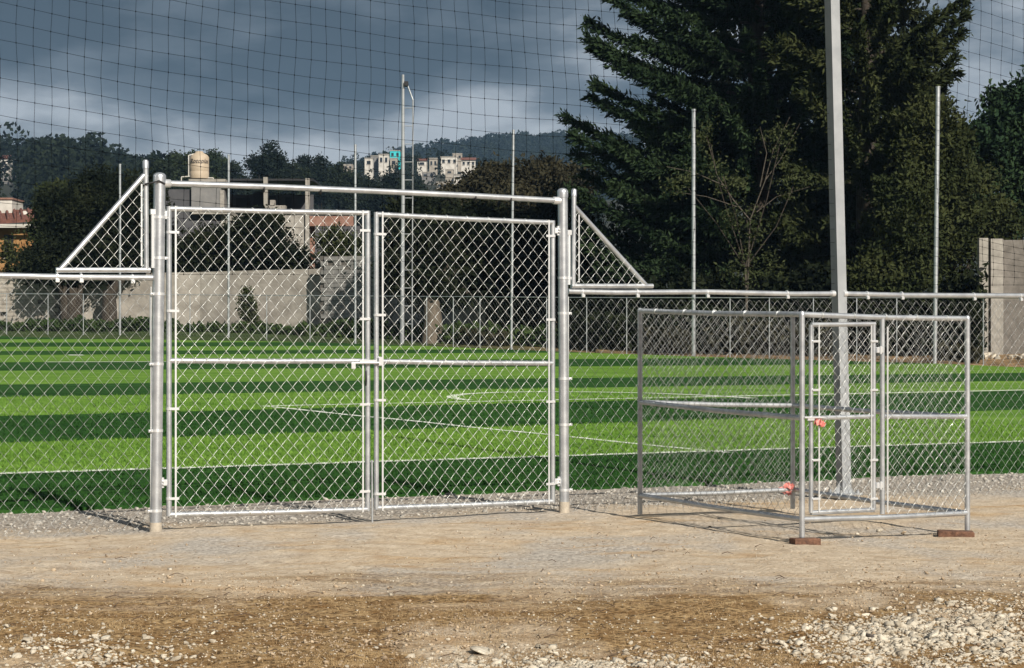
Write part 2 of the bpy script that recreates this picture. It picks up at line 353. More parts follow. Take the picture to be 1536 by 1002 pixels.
def chain_link(name, O, U, V, w, h, parent, D=0.104, DV=0.118, r=0.0015, clip=None, k=5, dep=0.004, material=None, wob=0.004):
    """woven diamond mesh: zigzag wires, the rising strokes in front of the falling ones"""
    O = np.array(O, float); U = np.array(U, float); V = np.array(V, float); Nn = np.cross(U, V); a = D / 2; b = DV / 2
    nk = int(w / a); nj = int(h / b)
    kk, jj = np.meshgrid(np.arange(nk), np.arange(nj), indexing='ij'); kk = kk.ravel(); jj = jj.ravel()
    par = (jj + kk) % 2                                 # 0: starts at the left end and rises to the right
    u0 = np.where(par == 0, kk, kk + 1) * a; u1 = np.where(par == 0, kk + 1, kk) * a
    v0 = jj * b; v1 = (jj + 1) * b
    if clip is not None:
        ok = clip((u0 + u1) / 2, (v0 + v1) / 2); u0, u1, v0, v1, par = (q[ok] for q in (u0, u1, v0, v1, par))
    s = np.where(par == 0, -1.0, 1.0) * dep
    def wv(u, v): return wob * (np.sin(u * 5.1 + v * 3.3) + np.sin(u * 2.3 - v * 4.7 + 1.0))
    def pt(u, v):
        du = wob * 0.6 * np.sin(v * 7.7 + u * 3.1); dv = wob * 0.6 * np.sin(u * 6.1 + 2.0 + v)
        return O + (u + du)[:, None] * U + (v + dv)[:, None] * V + (wv(u, v) + s)[:, None] * Nn
    A = pt(u0, v0); B = pt(u1, v1)
    if k <= 3: Vx, Fx = segs_np(A, B, r, k)
    else:                                               # each stroke bows out between the twists
        n3 = s[:, None] * Nn; q = [A - n3 * .9, A * .66 + B * .34 + n3 * .35, A * .30 + B * .70 + n3 * .5, B - n3 * .9]
        Vx, Fx = segs_np(np.concatenate(q[:3]), np.concatenate(q[1:]), r, k)
    return link(name, mesh_np(Vx, Fx, True), material or M['wire'], parent)

def vnoise(x, y, seed=0):
    xi = np.floor(x).astype(np.int64); yi = np.floor(y).astype(np.int64); fx = x - xi; fy = y - yi
    def h(a, b):
        n = (a * 374761393 + b * 668265263 + seed * 982451653) & 0x7fffffff
        n = (n ^ (n >> 13)) * 1274126177 & 0x7fffffff
        return ((n ^ (n >> 16)) & 0xffff) / 65535.0
    fx = fx * fx * (3 - 2 * fx); fy = fy * fy * (3 - 2 * fy)
    return (h(xi, yi) * (1 - fx) + h(xi + 1, yi) * fx) * (1 - fy) + (h(xi, yi + 1) * (1 - fx) + h(xi + 1, yi + 1) * fx) * fy
def fbm(x, y, oct=4, seed=0):
    s = 0; a = 0.5; f = 1.0
    for i in range(oct): s = s + a * (vnoise(x * f, y * f, seed + i) - 0.5); a *= 0.5; f *= 2.03
    return s

# ------------------------------------------------------------------ ground
def spaced(lo, a, b, hi, step, grow=1.22):
    c = list(np.arange(a, b + step / 2, step)); s = step; x = c[-1]
    while x < hi: s *= grow; x += s; c.append(min(x, hi))
    s = step; x = c[0]; pre = []
    while x > lo: s *= grow; x -= s; pre.append(max(x, lo))
    return np.array(pre[::-1] + c)
def near_relief(x, y):
    """bumps of the trodden dirt in front of and just behind the fence"""
    f = np.clip((30 - y) / 6, 0, 1) * np.clip((14 - np.abs(x)) / 4, 0, 1)
    return f * (0.05 * fbm(x * 0.9, y * 0.9, 3, 3) + 0.035 * fbm(x * 5, y * 5, 3, 11) * np.clip((14.5 - y) / 3, 0.4, 1.5) + 0.012 * fbm(x * 13, y * 13, 2, 15))
gx = spaced(-2400, -5, 7.0, 2400, 0.05); gy = spaced(-40, 8.5, 25.5, 2150, 0.05)
X, Y = np.meshgrid(gx, gy, indexing='xy')
Z = Gv(X, Y) + near_relief(X, Y)
rx = X - L0[0]; ry = Y - L0[1]; UU = rx * UV[0] + ry * UV[1]; NN = rx * NV[0] + ry * NV[1]
ubn = np.where(NN < _bn[0], _bu[0] + (_bu[1] - _bu[0]) / (_bn[1] - _bn[0]) * (NN - _bn[0]), np.interp(NN, _bn, _bu))
Z = np.where((NN > NT + 0.05) & (UU < ubn - 0.05), Z - 0.09 - 0.05 * np.clip((NN - NT) / 3, 0, 1), Z)
ny, nx = X.shape; idx = np.arange(ny * nx).reshape(ny, nx)
Fg = np.stack([idx[:-1, :-1], idx[:-1, 1:], idx[1:, 1:], idx[1:, :-1]], -1).reshape(-1, 4)
ground = link('ground', mesh_np(np.stack([X, Y, Z], -1).reshape(-1, 3), Fg, True), M['ground']); ground['kind'] = 'structure'
def ground_z(x, y): return float((Gv(np.array([x]), np.array([y])) + near_relief(np.array([x]), np.array([y])))[0])

# artificial turf: rolled-out stripes, each with its own edges
def zt(n): return SL * (n - NT) + 0.03
field = empty('turf_pitch', (*xy(0, 4), 0.0)); field['kind'] = 'structure'
UA, UC = -40.0, 14.0
left = [770.5, 715.6, 668, 627, 598, 579, 558, 545, 534, 528, 521.5, 515, 510, 504.5]
right = [706, 666, 617, 588, 573, 561]
bounds = []
for i, ly in enumerate(left):
    u0, n0, _ = unp(0, ly)
    if i < len(right): u1, n1, _ = unp(1530, right[i]); sl = (n1 - n0) / (u1 - u0)
    elif i < 8: sl = 0.0
    if i == 0: sl = 0.012
    bounds.append((n0 - sl * u0, sl))
bounds.append((bounds[-1][0] + 25, 0))
def nb(i, u): return bounds[i][0] + bounds[i][1] * u
for i in range(len(bounds) - 1):
    mb = MB(); us_lo = -90.0
    lo = []; hi = []
    steps = 24
    pts = []
    for k in range(steps + 1):
        f = k / steps
        row = []
        for j in (i, i + 1):
            ue = ub(nb(j, 20)); u = us_lo + (ue - us_lo) * f; n = nb(j, u)
            if j == i == 0: n += 0.04 * math.sin(u * 1.3) + 0.03 * math.sin(u * 3.1)
            row.append(W3(u, n, zt(n)))
        pts.append(row)
    for a, b in zip(pts, pts[1:]): mb.poly([a[0], b[0], b[1], a[1]])
    if i == 0:
        for a, b in zip(pts, pts[1:]): mb.poly([a[0] - Vector((0, 0, 0.12)), b[0] - Vector((0, 0, 0.12)), b[0], a[0]])
    mb.build('turf_stripe', M['turf_d'] if i % 2 == 0 else M['turf_l'], field)
def fibres(nA, nB, count, m_, h=(.015, .04)):
    n = RNG.uniform(0, 1, count) ** 1.3; u = RNG.uniform(-7, 17, count); lo_ = nA[0] + nA[1] * u; hi_ = nB[0] + nB[1] * u; n = lo_ + (hi_ - lo_) * n
    xw = L0[0] + UV[0] * u + NV[0] * n; yw = L0[1] + UV[1] * u + NV[1] * n; zw = SL * (n - NT) + .028; hh_ = RNG.uniform(*h, count); a = RNG.uniform(0, 6.283, count)
    b_ = np.stack([xw, yw, zw], -1); sd = np.stack([np.cos(a), np.sin(a), 0 * a], -1) * RNG.uniform(.004, .012, count)[:, None]; tip = b_ + np.stack([RNG.normal(0, .02, count), RNG.normal(0, .02, count), hh_], -1)
    o = link('turf_fibre', mesh_np(np.stack([b_ - sd, b_ + sd, tip], 1).reshape(-1, 3), np.arange(3 * count).reshape(-1, 3)), m_, field); o['kind'] = 'stuff'
fibres(bounds[0], bounds[1], 40000, M['turf_d']); fibres(bounds[1], bounds[2], 52000, M['turf_l'], (.02, .045)); fibres(bounds[2], bounds[3], 26000, M['turf_d'], (.02, .05)); fibres(bounds[3], bounds[4], 22000, M['turf_l'], (.02, .05))
def turf_line(pts, w, name='pitch_line'):
    mb = MB(); prev = None; n_ = len(pts)
    for i, (u, n) in enumerate(pts):
        a = pts[max(i - 1, 0)]; b = pts[min(i + 1, n_ - 1)]; d = np.array([b[0] - a[0], b[1] - a[1]]); d /= np.linalg.norm(d); q = np.array([-d[1], d[0]]) * w / 2
        l = (u + q[0], n + q[1]); r = (u - q[0], n - q[1])
        cur = (W3(l[0], l[1], zt(l[1]) + 0.006), W3(r[0], r[1], zt(r[1]) + 0.006))
        if prev: mb.poly([prev[1], cur[1], cur[0], prev[0]])
        prev = cur
    return mb.build(name, M['line'], field)
def along(i, u0, u1, off, k=60): return [(u0 + (u1 - u0) * j / k, nb(i, u0 + (u1 - u0) * j / k) + off + 0.012 * math.sin(j * 1.7)) for j in range(k + 1)]
turf_line(along(1, -60, 34, 0.06), 0.20)
c0 = unp(395, 612); c1 = unp(1090, 683); c2 = unp(1530, 587.5)
turf_line([(c0[0] + (c2[0] + 8 - c0[0]) * t / 30, c0[1] + (c2[1] - c0[1]) / (c2[0] - c0[0]) * (c2[0] + 8 - c0[0]) * t / 30) for t in range(31)], 0.18)
turf_line([(c0[0] + (c1[0] - c0[0]) * t / 20 + 0.03 * math.sin(t), c0[1] + (c1[1] - c0[1]) * t / 20) for t in range(21)], 0.13)
a0 = unp(703, 603); a1 = unp(1128, 600); cu = (a0[0] + a1[0]) / 2; hw = abs(a1[0] - a0[0]) / 2; hb = 3.2
turf_line([(cu - hw * math.cos(t * math.pi / 40), a0[1] + (a1[1] - a0[1]) * t / 40 + hb * math.sin(t * math.pi / 40)) for t in range(41)], 0.20)
f0 = unp(70, 544.8); f1 = unp(260, 544.3); turf_line([(f0[0] + (f1[0] - f0[0]) * t / 8, f0[1] + (f1[1] - f0[1]) * t / 8) for t in range(9)], 0.22)
f0 = unp(103, 534.2); f1 = unp(125, 534.2); turf_line([(f0[0], f0[1]), (f1[0], f1[1])], 0.6)

# ------------------------------------------------------------------ gate
UV3 = Vector((UV[0], UV[1], 0)); NV3 = Vector((NV[0], NV[1], 0)); ZV = Vector((0, 0, 1))
UR = 3.677
def post(px_t, py_t, px_b, py_b, r, name, parent, material, cap=True, n=0.0):
    b = FW(px_b, py_b, n); t = FW(px_t, py_t, n)
    b0 = b - ZV * 0.3
    p = MB().path([b0, b, t], r, 18).build(name, material, parent)
    if cap:
        d = (t - b).normalized()
        MB().path([t - d * 0.055, t - d * 0.012, t + d * 0.008, t + d * 0.022, t + d * 0.028], [r + .004, r + .005, r + .003, r * .72, r * .25], 18).build('cap', M['galv'], p)
    return p
def band(mb, c, r, d=ZV, h=0.022, side=None):
    mb.path([c - d * h / 2, c + d * h / 2], r + 0.0035, 16)
    if side is not None:
        X, Y = side, side.cross(d)
        mb.box(c + side * (r + 0.018), (0.04, 0.012, h), (X, Y, d)); mb.tube(c + side * (r + 0.022) - Y * 0.018, c + side * (r + 0.022) + Y * 0.018, 0.006, 8)
    return mb
gf = empty('gateway', W3(0, 0, 0), 'pair of thick galvanised gate posts joined by a long top crossbar', 'gateway')
pl = post(239.5, 264, 233.5, 790, 0.046, 'post', gf, M['galv']); pr = post(844, 287, 846.5, 764, 0.043, 'post', gf, M['galv'])
for (px, py, r) in ((233.5, 795, .05), (846.5, 768, .047)):
    b = FW(px, py); MB().path([b - ZV * 0.1, b + ZV * 0.03, b + ZV * (0.09 if px > 500 else 0.06)], [r + .002, r - .001, r - .002], 16).build('footing', M['concrete'], pl if px < 500 else pr)
for py in (326, 387, 441, 546, 646, 766):
    t = (py - 264) / 526; band(MB(), FW(239.5 - 6 * t, py), .046, side=UV3 if py < 400 else -UV3 * 0.9 - NV3 * 0.3).build('band', M['clip'], pl)
for py in (417, 470, 568, 637, 735):
    t = (py - 287) / 477; band(MB(), FW(844 + 2.5 * t, py), .043, side=UV3).build('band', M['clip'], pr)
ca = FW(246, 275); cb = FW(838, 301); cm = (ca + cb) / 2 + ZV * 0.012
bar = MB().path([ca, ca.lerp(cm, 0.5) + ZV * .004, cm, cm.lerp(cb, .5) + ZV * .004, cb], 0.0245, 14).build('crossbar', M['galv'], gf)
for c, d, q in ((ca, UV3, pl), (cb, -UV3, pr)):
    MB().path([c - d * 0.02, c + d * 0.05, c + d * 0.055], [.033, .033, .027], 14).build('rail_cup', M['clip'], bar)
for px, py in ((395, 283.5), (480, 287.2), (712, 297), (765, 299)):
    c = FW(px, py); MB().path([c - UV3 * .006, c + UV3 * .006], .0275, 12).build('wire_tie', M['darkwire'], bar)

def leaf(pxl, pxr, ytl, ytr, yml, ymr, ybl, ybr, tbl, tbr, label):
    g = empty('gate_leaf', FW(pxl, ybl), label, 'gate leaf', 'leaves of the double gate')
    r = 0.0215; tl = FW(pxl, ytl); tr = FW(pxr, ytr); ml = FW(pxl, yml); mr = FW(pxr, ymr); bl = FW(pxl, ybl); br_ = FW(pxr, ybr)
    st = [MB().path([bl - ZV * .012, tl + ZV * .018], r, 14).build('stile', M['galv'], g), MB().path([br_ - ZV * .012, tr + ZV * .018], r, 14).build('stile', M['galv'], g)]
    for a, b, nm in ((tl, tr, 'top_rail'), (ml, mr, 'middle_rail'), (bl, br_, 'bottom_rail')):
        mid = (a + b) / 2 - ZV * 0.004
        MB().path([a, mid, b], r, 14).build(nm, M['galv'], g)
    # stretched diamond mesh in front of the rails
    O = bl + UV3 * 0.05 - NV3 * 0.026 - ZV * 0.01; w = (br_ - bl).length - 0.09; h = (tl.z + tr.z) / 2 - (bl.z + br_.z) / 2 + 0.03
    dirU = ((br_ - bl) + (tr - tl)).normalized()
    chain_link('wire_mesh', O, dirU, ZV, w, h, g, wob=.006)
    for tb, yt, yb, si in ((tbl, ytl, ybl, 0), (tbr, ytr, ybr, 1)):
        a = FW(tb, yb + 4, -0.026); b = FW(tb, yt - 4, -0.026)
        MB().box((a + b) / 2, (0.014, 0.006, (b - a).length), (UV3, NV3, ZV)).build('tension_bar', M['clip'], g)
        base = bl if si == 0 else br_; topp = tl if si == 0 else tr
        for f in (0.06, 0.36, 0.66, 0.94):
            c = base.lerp(topp, f + random.uniform(-.02, .02)); s_ = 1 if si == 0 else -1
            bd = MB().path([c - ZV * .01, c + ZV * .01], r + .003, 14); q = FW(tb, 500, -0.026); q.z = c.z
            bd.box((c + q) / 2 - NV3 * .014 + UV3 * s_ * .01, ((q - c).length + .03, 0.006, .02), (UV3, NV3, ZV)).build('tension_band', M['clip'], st[si])
    for i in range(9):
        for a, b in ((tl, tr), (bl, br_), (ml, mr)):
            c = a.lerp(b, (i + .5) / 9 + random.uniform(-.02, .02)); MB().path([c - UV3 * .003, c + UV3 * .005], r + .0028, 10).build('tie', M['wire'], g)
    return g, tl, tr, bl, br_, ml, mr
g1, tl1, tr1, bl1, br1, ml1, mr1 = leaf(253.5, 551.5, 313, 319.5, 541, 541.5, 772, 764, 263.5, 544.5, 'wire mesh gate leaf with the sliding latch, hinged on the orange house side')
g2, tl2, tr2, bl2, br2, ml2, mr2 = leaf(564.5, 829, 321.5, 334, 542, 545, 762, 752, 574, 823.5, 'wire mesh gate leaf receiving the bolt, hinged on the big conifer side')
# hinges
for g, pos, side, pr_, rr in ((g1, (FW(246, 321), FW(244, 724)), UV3, .046, 0), (g2, (FW(837, 346), FW(838, 722)), -UV3, .043, 0)):
    for c in pos:
        hb_ = MB(); hb_.box(c, (0.10, 0.02, 0.05), (UV3, NV3, ZV), .004); hb_.tube(c - ZV * .04, c + ZV * .04, .012, 10)
        hb_.tube(c - NV3 * .03 + ZV * .01, c + NV3 * .03 + ZV * .01, .007, 8); hb_.tube(c - NV3 * .03 - ZV * .012, c + NV3 * .03 - ZV * .012, .007, 8)
        hb_.build('hinge', M['clip'], g)
# latch: bolt across both stiles, keeper and hanging staple
lt = MB(); a = FW(527, 544.5, -.05); b = FW(570, 544, -.05)
lt.tube(a, b, .009, 10); lt.box(FW(530, 549, -.055), (.035, .012, .05), (UV3, NV3, ZV), .004)
lo = lt.build('latch_bolt', M['clip'], g1)
MB().box(FW(551, 543, -.035), (.14, .02, .035), (UV3, NV3, ZV), .004).build('latch_housing', M['clip'], lo)
MB().path([FW(548.5, 557, -.04), FW(549, 563, -.06), FW(549, 572, -.06), FW(548.5, 578, -.04)], .008, 8).build('hasp', M['darkwire'], lo)
MB().box(FW(570, 542, -.045), (.03, .03, .075), (UV3, NV3, ZV), .005).build('bolt_keeper', M['clip'], g2)
dr = MB().tube(FW(558.5, 784, -.03), FW(558, 690, -.03), .008, 10).build('drop_rod', M['galv_dull'], g1)

# ------------------------------------------------------------------ slanted panels over the fence, to either side of the gate
def tri_panel(vx_t, vx_b, vy_t, vy_b, tipx, tipy, hx, hy, endx, label, rightside):
    n = 0.0; p0 = FW(vx_b, vy_b, n); g = empty('triangular_panel', p0, label, 'panel')
    t = FW(vx_t, vy_t, n); r = .021
    v = MB().path([p0, t], r, 14).build('upright', M['galv'], g)
    d = (t - p0).normalized(); MB().path([t - d * .05, t + d * .005, t + d * .018], [r + .004, r + .004, r * .6], 14).build('cap', M['galv'], v)
    tip = FW(tipx, tipy, n); e_ = FW(endx, vy_b if not rightside else tipy + 1, n); hi = FW(hx, hy, n)
    MB().path([p0 + (UV3 * .03 if not rightside else -UV3 * .02), e_], r, 14).build('base_rail', M['galv'], g)
    MB().path([tip, hi], r, 14).build('sloping_rail', M['galv'], g)
    lo_u, hi_u = (tip, p0) if not rightside else (p0, tip)
    wd = (hi_u - lo_u).length; ht = hi.z - p0.z
    dirU = (hi_u - lo_u).normalized()
    if not rightside: cl = lambda u, v: (v < ht * (u / wd) - 0.02) & (u < wd - .02) & (v > .02)
    else: cl = lambda u, v: (v < ht * (1 - u / wd) - 0.02) & (u > .02) & (v > .02)
    chain_link('wire_mesh', lo_u - NV3 * .025, dirU, ZV, wd, ht, g, clip=cl)
    s_ = -1 if not rightside else 1
    a = p0 + UV3 * s_ * .045 - NV3 * .02 + ZV * .03; b = a + ZV * (ht - .1)
    MB().box((a + b) / 2, (.012, .006, (b - a).length), (UV3, NV3, ZV)).build('tension_bar', M['clip'], g)
    q = FW(229 if not rightside else 853.5, 318 if not rightside else 349, -.01); q2 = FW(229 if not rightside else 853.5, 402 if not rightside else 427, -.01)
    hb_ = MB(); hb_.tube(q, q2, .014, 12); hb_.box(q + UV3 * (.01 * -s_), (.06, .03, .045), (UV3, NV3, ZV), .004); hb_.build('hinge_pin', M['clip'], g)
    c = hi - ZV * .12
    w_ = MB().path([FW(vx_t - 6 * -s_ if False else vx_t + 3 * s_, vy_t + 36), FW(vx_t, vy_t + 33, -.03), FW(vx_t - 10 * s_, vy_t + 31, -.05), FW(vx_t - 20 * s_, vy_t + 28, -.055), FW(vx_t - 29 * s_, vy_t + 33, -.045)], .007, 8)
    if not rightside: w_.build('binding_wire', M['darkwire'], g)
    return g
tri_panel(218.5, 219.5, 243, 405, 90, 405, 216, 263, 84, 'slanted triangular mesh panel beside the gate post, tied with black wire', False)
tri_panel(861, 860, 286, 429, 969, 428, 862, 310, 979, 'slanted triangular mesh panel beside the gate post, sloping down towards the square net pole', True)

# ------------------------------------------------------------------ perimeter fence and net
def fence(pxa, ya, pxb, yb, label, clips, n=0.02):
    a = FW(pxa, ya, n); b = FW(pxb, yb, n)
    g = empty('chain_link_fence', Vector((a.x, a.y, 0)), label, 'fence')
    rail = MB(); k = 6; pts = [a.lerp(b, i / k) - ZV * .006 * math.sin(i / k * math.pi * 3) for i in range(k + 1)]
    rl = rail.path(pts, .0235, 14).build('top_rail', M['galv'], g)
    ua = un(a.x, a.y)[0]; ubb = un(b.x, b.y)[0]; hh = min(a.z, b.z)
    dirU = Vector((b.x - a.x, b.y - a.y, b.z - a.z)).normalized()
    chain_link('wire_mesh', Vector((a.x, a.y, a.z - hh + 0.0)) - NV3 * .028 - ZV * .03, dirU, ZV, (b - a).length, hh + .02, g, r=.0013, material=M['wire_dull'], wob=.006)
    for px, py in clips:
        c = FW(px, py, n); MB().path([c - UV3 * .006, c + UV3 * .006], .0275, 12).box(c - ZV * .035 - NV3 * .02, (.03, .02, .03), (UV3, NV3, ZV), .004).build('rail_clip', M['clip'], g)
    return g, a, b
ua_l = -7.0
fl, fa, fb = fence(-560, 405, 229, 416.5, 'chain-link fence run with straight top rail, reaching the gate post beside the orange house', [(85, 414), (121, 414.5), (198, 416), (-40, 413), (-150, 411)])
MB().path([FW(226, 777, .0), FW(226.5, 430, .0)], .005, 8).build('tension_bar', M['clip'], fl)
frr, fa2, fb2 = fence(852, 437, 1251, 440.5, 'chain-link fence run with straight top rail between the gate post and the square net pole', [(873, 437.5), (955, 438), (1060, 438.5), (1180, 440)])
MB().path([FW(852.5, 768, .0), FW(852.5, 445, .0)], .005, 8).build('tension_bar', M['clip'], frr)
fence(1266, 440.5, 1780, 448, 'chain-link fence run with straight top rail leaving the square net pole towards the brick wall', [(1300, 441), (1352, 441.5), (1460, 443), (1530, 444)])
for f_, pxs in ((fl, -540), ):
    pass

pb = FW(1266, 742, .06); pt_ = FW(1247, -40, .06); pt_ = pb + (pt_ - pb) * 1.35
npole = empty('net_pole', pb, 'tall square grey steel pole bolted down behind the mesh cage', 'pole')
d = (pt_ - pb).normalized(); ux = (UV3 - d * UV3.dot(d)).normalized(); uy = d.cross(ux)
MB().box((pb + pt_) / 2, (.1, .1, (pt_ - pb).length), (ux, uy, d), .006).build('shaft', M['pole'], npole)
MB().box(pb + ZV * .008, (.26, .24, .02), (UV3, NV3, ZV), .003).build('base_plate', M['galv_dull'], npole)
for sx in (-1, 1):
    for sy in (-1, 1):
        q = pb + UV3 * .095 * sx + NV3 * .085 * sy; MB().tube(q, q + ZV * .05, .011, 8).tube(q + ZV * .018, q + ZV * .034, .02, 6).build('anchor_bolt', M['galv_dull'], npole)
for s_ in (-1, 1):
    MB().prism([pb + UV3 * s_ * .05 + ZV * .015 - NV3 * .004, pb + UV3 * s_ * .12 + ZV * .015 - NV3 * .004, pb + UV3 * s_ * .05 + ZV * .13 - NV3 * .004], NV3 * .008).build('gusset', M['galv_dull'], npole)
    q = FW(1258 + s_ * 9, 440.5, .02); MB().path([q - UV3 * .02, q + UV3 * .02], .03, 12).build('rail_socket', M['clip'], npole)

def net_h(u, h):
    up = 6.62; f = np.clip((h - 2.05) / 0.9, 0, 1)
    s1 = lambda q: -0.112 * q + 0.01325 * q * q
    y = np.where(u < up, s1(u), s1(up) - 0.21 * (u - up) + 0.012 * (u - up) ** 2)
    return h + f * (y + 0.05)
cu_ = .133; us = np.arange(-6.0, 15.0, cu_); hs = np.arange(2.03, 7.2, .141)
A = []; B = []
Ug, Hg = np.meshgrid(us, hs, indexing='ij')
wobu = .010 * np.sin(Hg * 3.1 + Ug * .7) + .006 * np.sin(Hg * 9 + Ug * 3); Nn_ = .06 + .05 * np.sin(Hg * 1.1 + Ug * .4) * np.clip((Hg - 2.03), 0, 1)
Un = Ug + wobu; Hn = net_h(Ug, Hg) + .006 * np.sin(Ug * 4 + Hg * 5)
Pn = np.stack([L0[0] + UV[0] * Un + NV[0] * Nn_, L0[1] + UV[1] * Un + NV[1] * Nn_, Hn], -1)
A = np.concatenate([Pn[:-1].reshape(-1, 3), Pn[:, :-1].reshape(-1, 3)]); B = np.concatenate([Pn[1:].reshape(-1, 3), Pn[:, 1:].reshape(-1, 3)])
Vx, Fx = segs_np(A, B, .0015, 4)
kn = Pn.reshape(-1, 3); Vk, Fk = segs_np(kn - np.array([0, 0, .006]), kn + np.array([0, 0, .006]), .0036, 4)
net = link('ball_net', mesh_np(np.concatenate([Vx, Vk]), np.concatenate([Fx, Fk + len(Vx)])), M['net'])
tag(net, 'tall dark square-meshed ball net sagging above the fence rail', 'net')

# ------------------------------------------------------------------ mesh cage
CA = np.array([2.148, 15.8]); CB = np.array([3.522, 16.5]); CD = np.array([1.074, 17.9]); CC = CB + CD - CA
def g3(p, z=0.0): return Vector((p[0], p[1], z))
def v2(px, py, p): # height at plan point p for picture row py
    return CH + (HOR - py) / F * p[1]
cage = empty('mesh_cage', g3((CA + CC) / 2), 'box-shaped cage of galvanised tubes and wire mesh, raised on bricks', 'cage')
hA, hB, hD = v2(470, 0, CA) if False else CH + (HOR - 469) / F * CA[1], CH + (HOR - 475.5) / F * CB[1], CH + (HOR - 464) / F * CD[1]
hC = hB + hD - hA
bA, bB, bD = CH + (HOR - 806) / F * CA[1], CH + (HOR - 795) / F * CB[1], CH + (HOR - 771) / F * CD[1]
corners = {'A': (CA, bA, hA, 779), 'B': (CB, bB, hB, 771), 'C': (CC, 0.03, hC, None), 'D': (CD, bD, hD, 743)}
low = {'A': CH + (HOR - 779) / F * CA[1], 'B': CH + (HOR - 769.5) / F * CB[1], 'D': CH + (HOR - 743) / F * CD[1]}; low['C'] = low['B'] + low['D'] - low['A'] + .01
midz = {'A': CH + (HOR - 627) / F * CA[1], 'B': CH + (HOR - 625) / F * CB[1], 'D': CH + (HOR - 603) / F * CD[1]}; midz['C'] = CH + (HOR - 608) / F * CC[1]
RC = .021
top = {k: v[2] for k, v in corners.items()}
posts = {}
for k, (p, b, h, _) in corners.items():
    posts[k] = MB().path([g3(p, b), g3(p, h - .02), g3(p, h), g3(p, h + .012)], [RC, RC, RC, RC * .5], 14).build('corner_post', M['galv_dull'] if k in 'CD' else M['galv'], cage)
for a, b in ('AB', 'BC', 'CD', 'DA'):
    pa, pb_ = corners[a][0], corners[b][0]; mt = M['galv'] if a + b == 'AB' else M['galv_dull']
    for zz, nm in ((top, 'top_rail'), (midz, 'middle_rail'), (low, 'bottom_rail')):
        if a + b == 'AB' and nm == 'middle_rail':
            continue
        MB().path([g3(pa, zz[a] - (.012 if nm == 'top_rail' else 0)), g3((pa + pb_) / 2, (zz[a] + zz[b]) / 2 - .008 - (.012 if nm == 'top_rail' else 0)), g3(pb_, zz[b] - (.012 if nm == 'top_rail' else 0))], RC * .95, 12).build(nm, mt, cage)
    pq = np.array(pb_) - np.array(pa); w = np.linalg.norm(pq); uu = Vector((pq[0] / w, pq[1] / w, (low[b] - low[a]) / w)).normalized()
    off = Vector((pq[1], -pq[0], 0)).normalized() * .024
    if a + b != 'AB':
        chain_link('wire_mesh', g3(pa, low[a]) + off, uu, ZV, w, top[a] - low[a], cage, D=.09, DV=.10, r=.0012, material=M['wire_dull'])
    for i in range(5):
        c = g3(pa + pq * (i + .6) / 5.3, top[a] + (top[b] - top[a]) * (i + .6) / 5.3 - .014)
        MB().path([c - uu * .006, c + uu * .006], RC + .004, 10).build('tie', M['wire'], cage)
pAB = CB - CA; wAB = np.linalg.norm(pAB); pAD = CD - CA; wAD = np.linalg.norm(pAD)
# front: door bay and fixed bay
def fp(px, py):       # photo point on the front plane of the cage
    dv = pAB / wAB; k = (px - 768) / F; t = (k * CA[1] - CA[0]) / (dv[0] - k * dv[1]); y = CA[1] + dv[1] * t
    return Vector((CA[0] + dv[0] * t, y, CH + (HOR - py) / F * y)), t
ua3 = Vector((*(pAB / wAB), 0)); na3 = Vector((pAB[1] / wAB, -pAB[0] / wAB, 0))
hp_t, th = fp(1323.5, 487); hp_b, _ = fp(1323.5, 771)
hp = MB().path([hp_b, Vector((hp_b.x, hp_b.y, hp_t.z + .06))], .019, 14).build('door_post', M['galv'], cage)
ra = fp(1326, 624.5)[0]; rb_ = fp(1451, 625)[0]
MB().path([ra, rb_], RC * .9, 12).build('middle_rail', M['galv'], cage)
ob = fp(1323.5, 771)[0]; w2 = (fp(1451, 771)[0] - ob).length
uf = (fp(1451, 769)[0] - ob).normalized()
chain_link('wire_mesh', ob + na3 * .024 + uf * .03, uf, ZV, w2 - .03, top['B'] - low['B'], cage, D=.09, DV=.10, r=.0013)
a, b = fp(1328.5, 768)[0], fp(1328.5, 490)[0]; MB().box((a + b) / 2 + na3 * .024, (.012, .006, (b - a).length), (ua3, na3, ZV)).build('tension_bar', M['clip'], cage)
door = MB(); dl_t = fp(1218, 487)[0]; dr_t = fp(1312.5, 486)[0]; dl_b = fp(1216.5, 769)[0]; dr_b = fp(1310.5, 764.5)[0]
RD = .017
dl_t.x, dl_t.y = fp(1217, 487)[0].x, fp(1217, 487)[0].y
door.path([dl_b, Vector((dl_b.x, dl_b.y, dl_t.z))], RD, 12); door.path([dr_b, Vector((dr_b.x, dr_b.y, dr_t.z))], RD, 12)
door.path([dl_t, dr_t], RD, 12); door.path([dl_b, dr_b], RD, 12); door.path([fp(1217, 627)[0], fp(1311, 624.5)[0]], RD, 12)
dob = door.build('door', M['galv'], cage)
chain_link('door_mesh', dl_b + na3 * .02 + ua3 * .05, (dr_b - dl_b).normalized(), ZV, (dr_b - dl_b).length - .07, dl_t.z - dl_b.z, dob, D=.09, DV=.10, r=.0014)
for px in (1226, 1304.5):
    a, b = fp(px, 768 if px < 1250 else 764)[0], fp(px, 488)[0]; MB().box((a + b) / 2 + na3 * .022, (.011, .006, (b - a).length), (ua3, na3, ZV)).build('tension_bar', M['clip'], dob)
    for py in (512, 585, 690, 748):
        c = fp(px + (-4 if px < 1250 else 4), py)[0]; MB().box(c + na3 * .02, (.07, .012, .018), (ua3, na3, ZV), .003).build('tension_band', M['clip'], dob)
for py in (525, 728):
    c = fp(1317.5, py)[0]; MB().box(c + na3 * .012, (.06, .03, .045), (ua3, na3, ZV), .004).tube(c + na3 * .03 - ZV * .03, c + na3 * .03 + ZV * .03, .009, 8).build('hinge', M['clip'], dob)
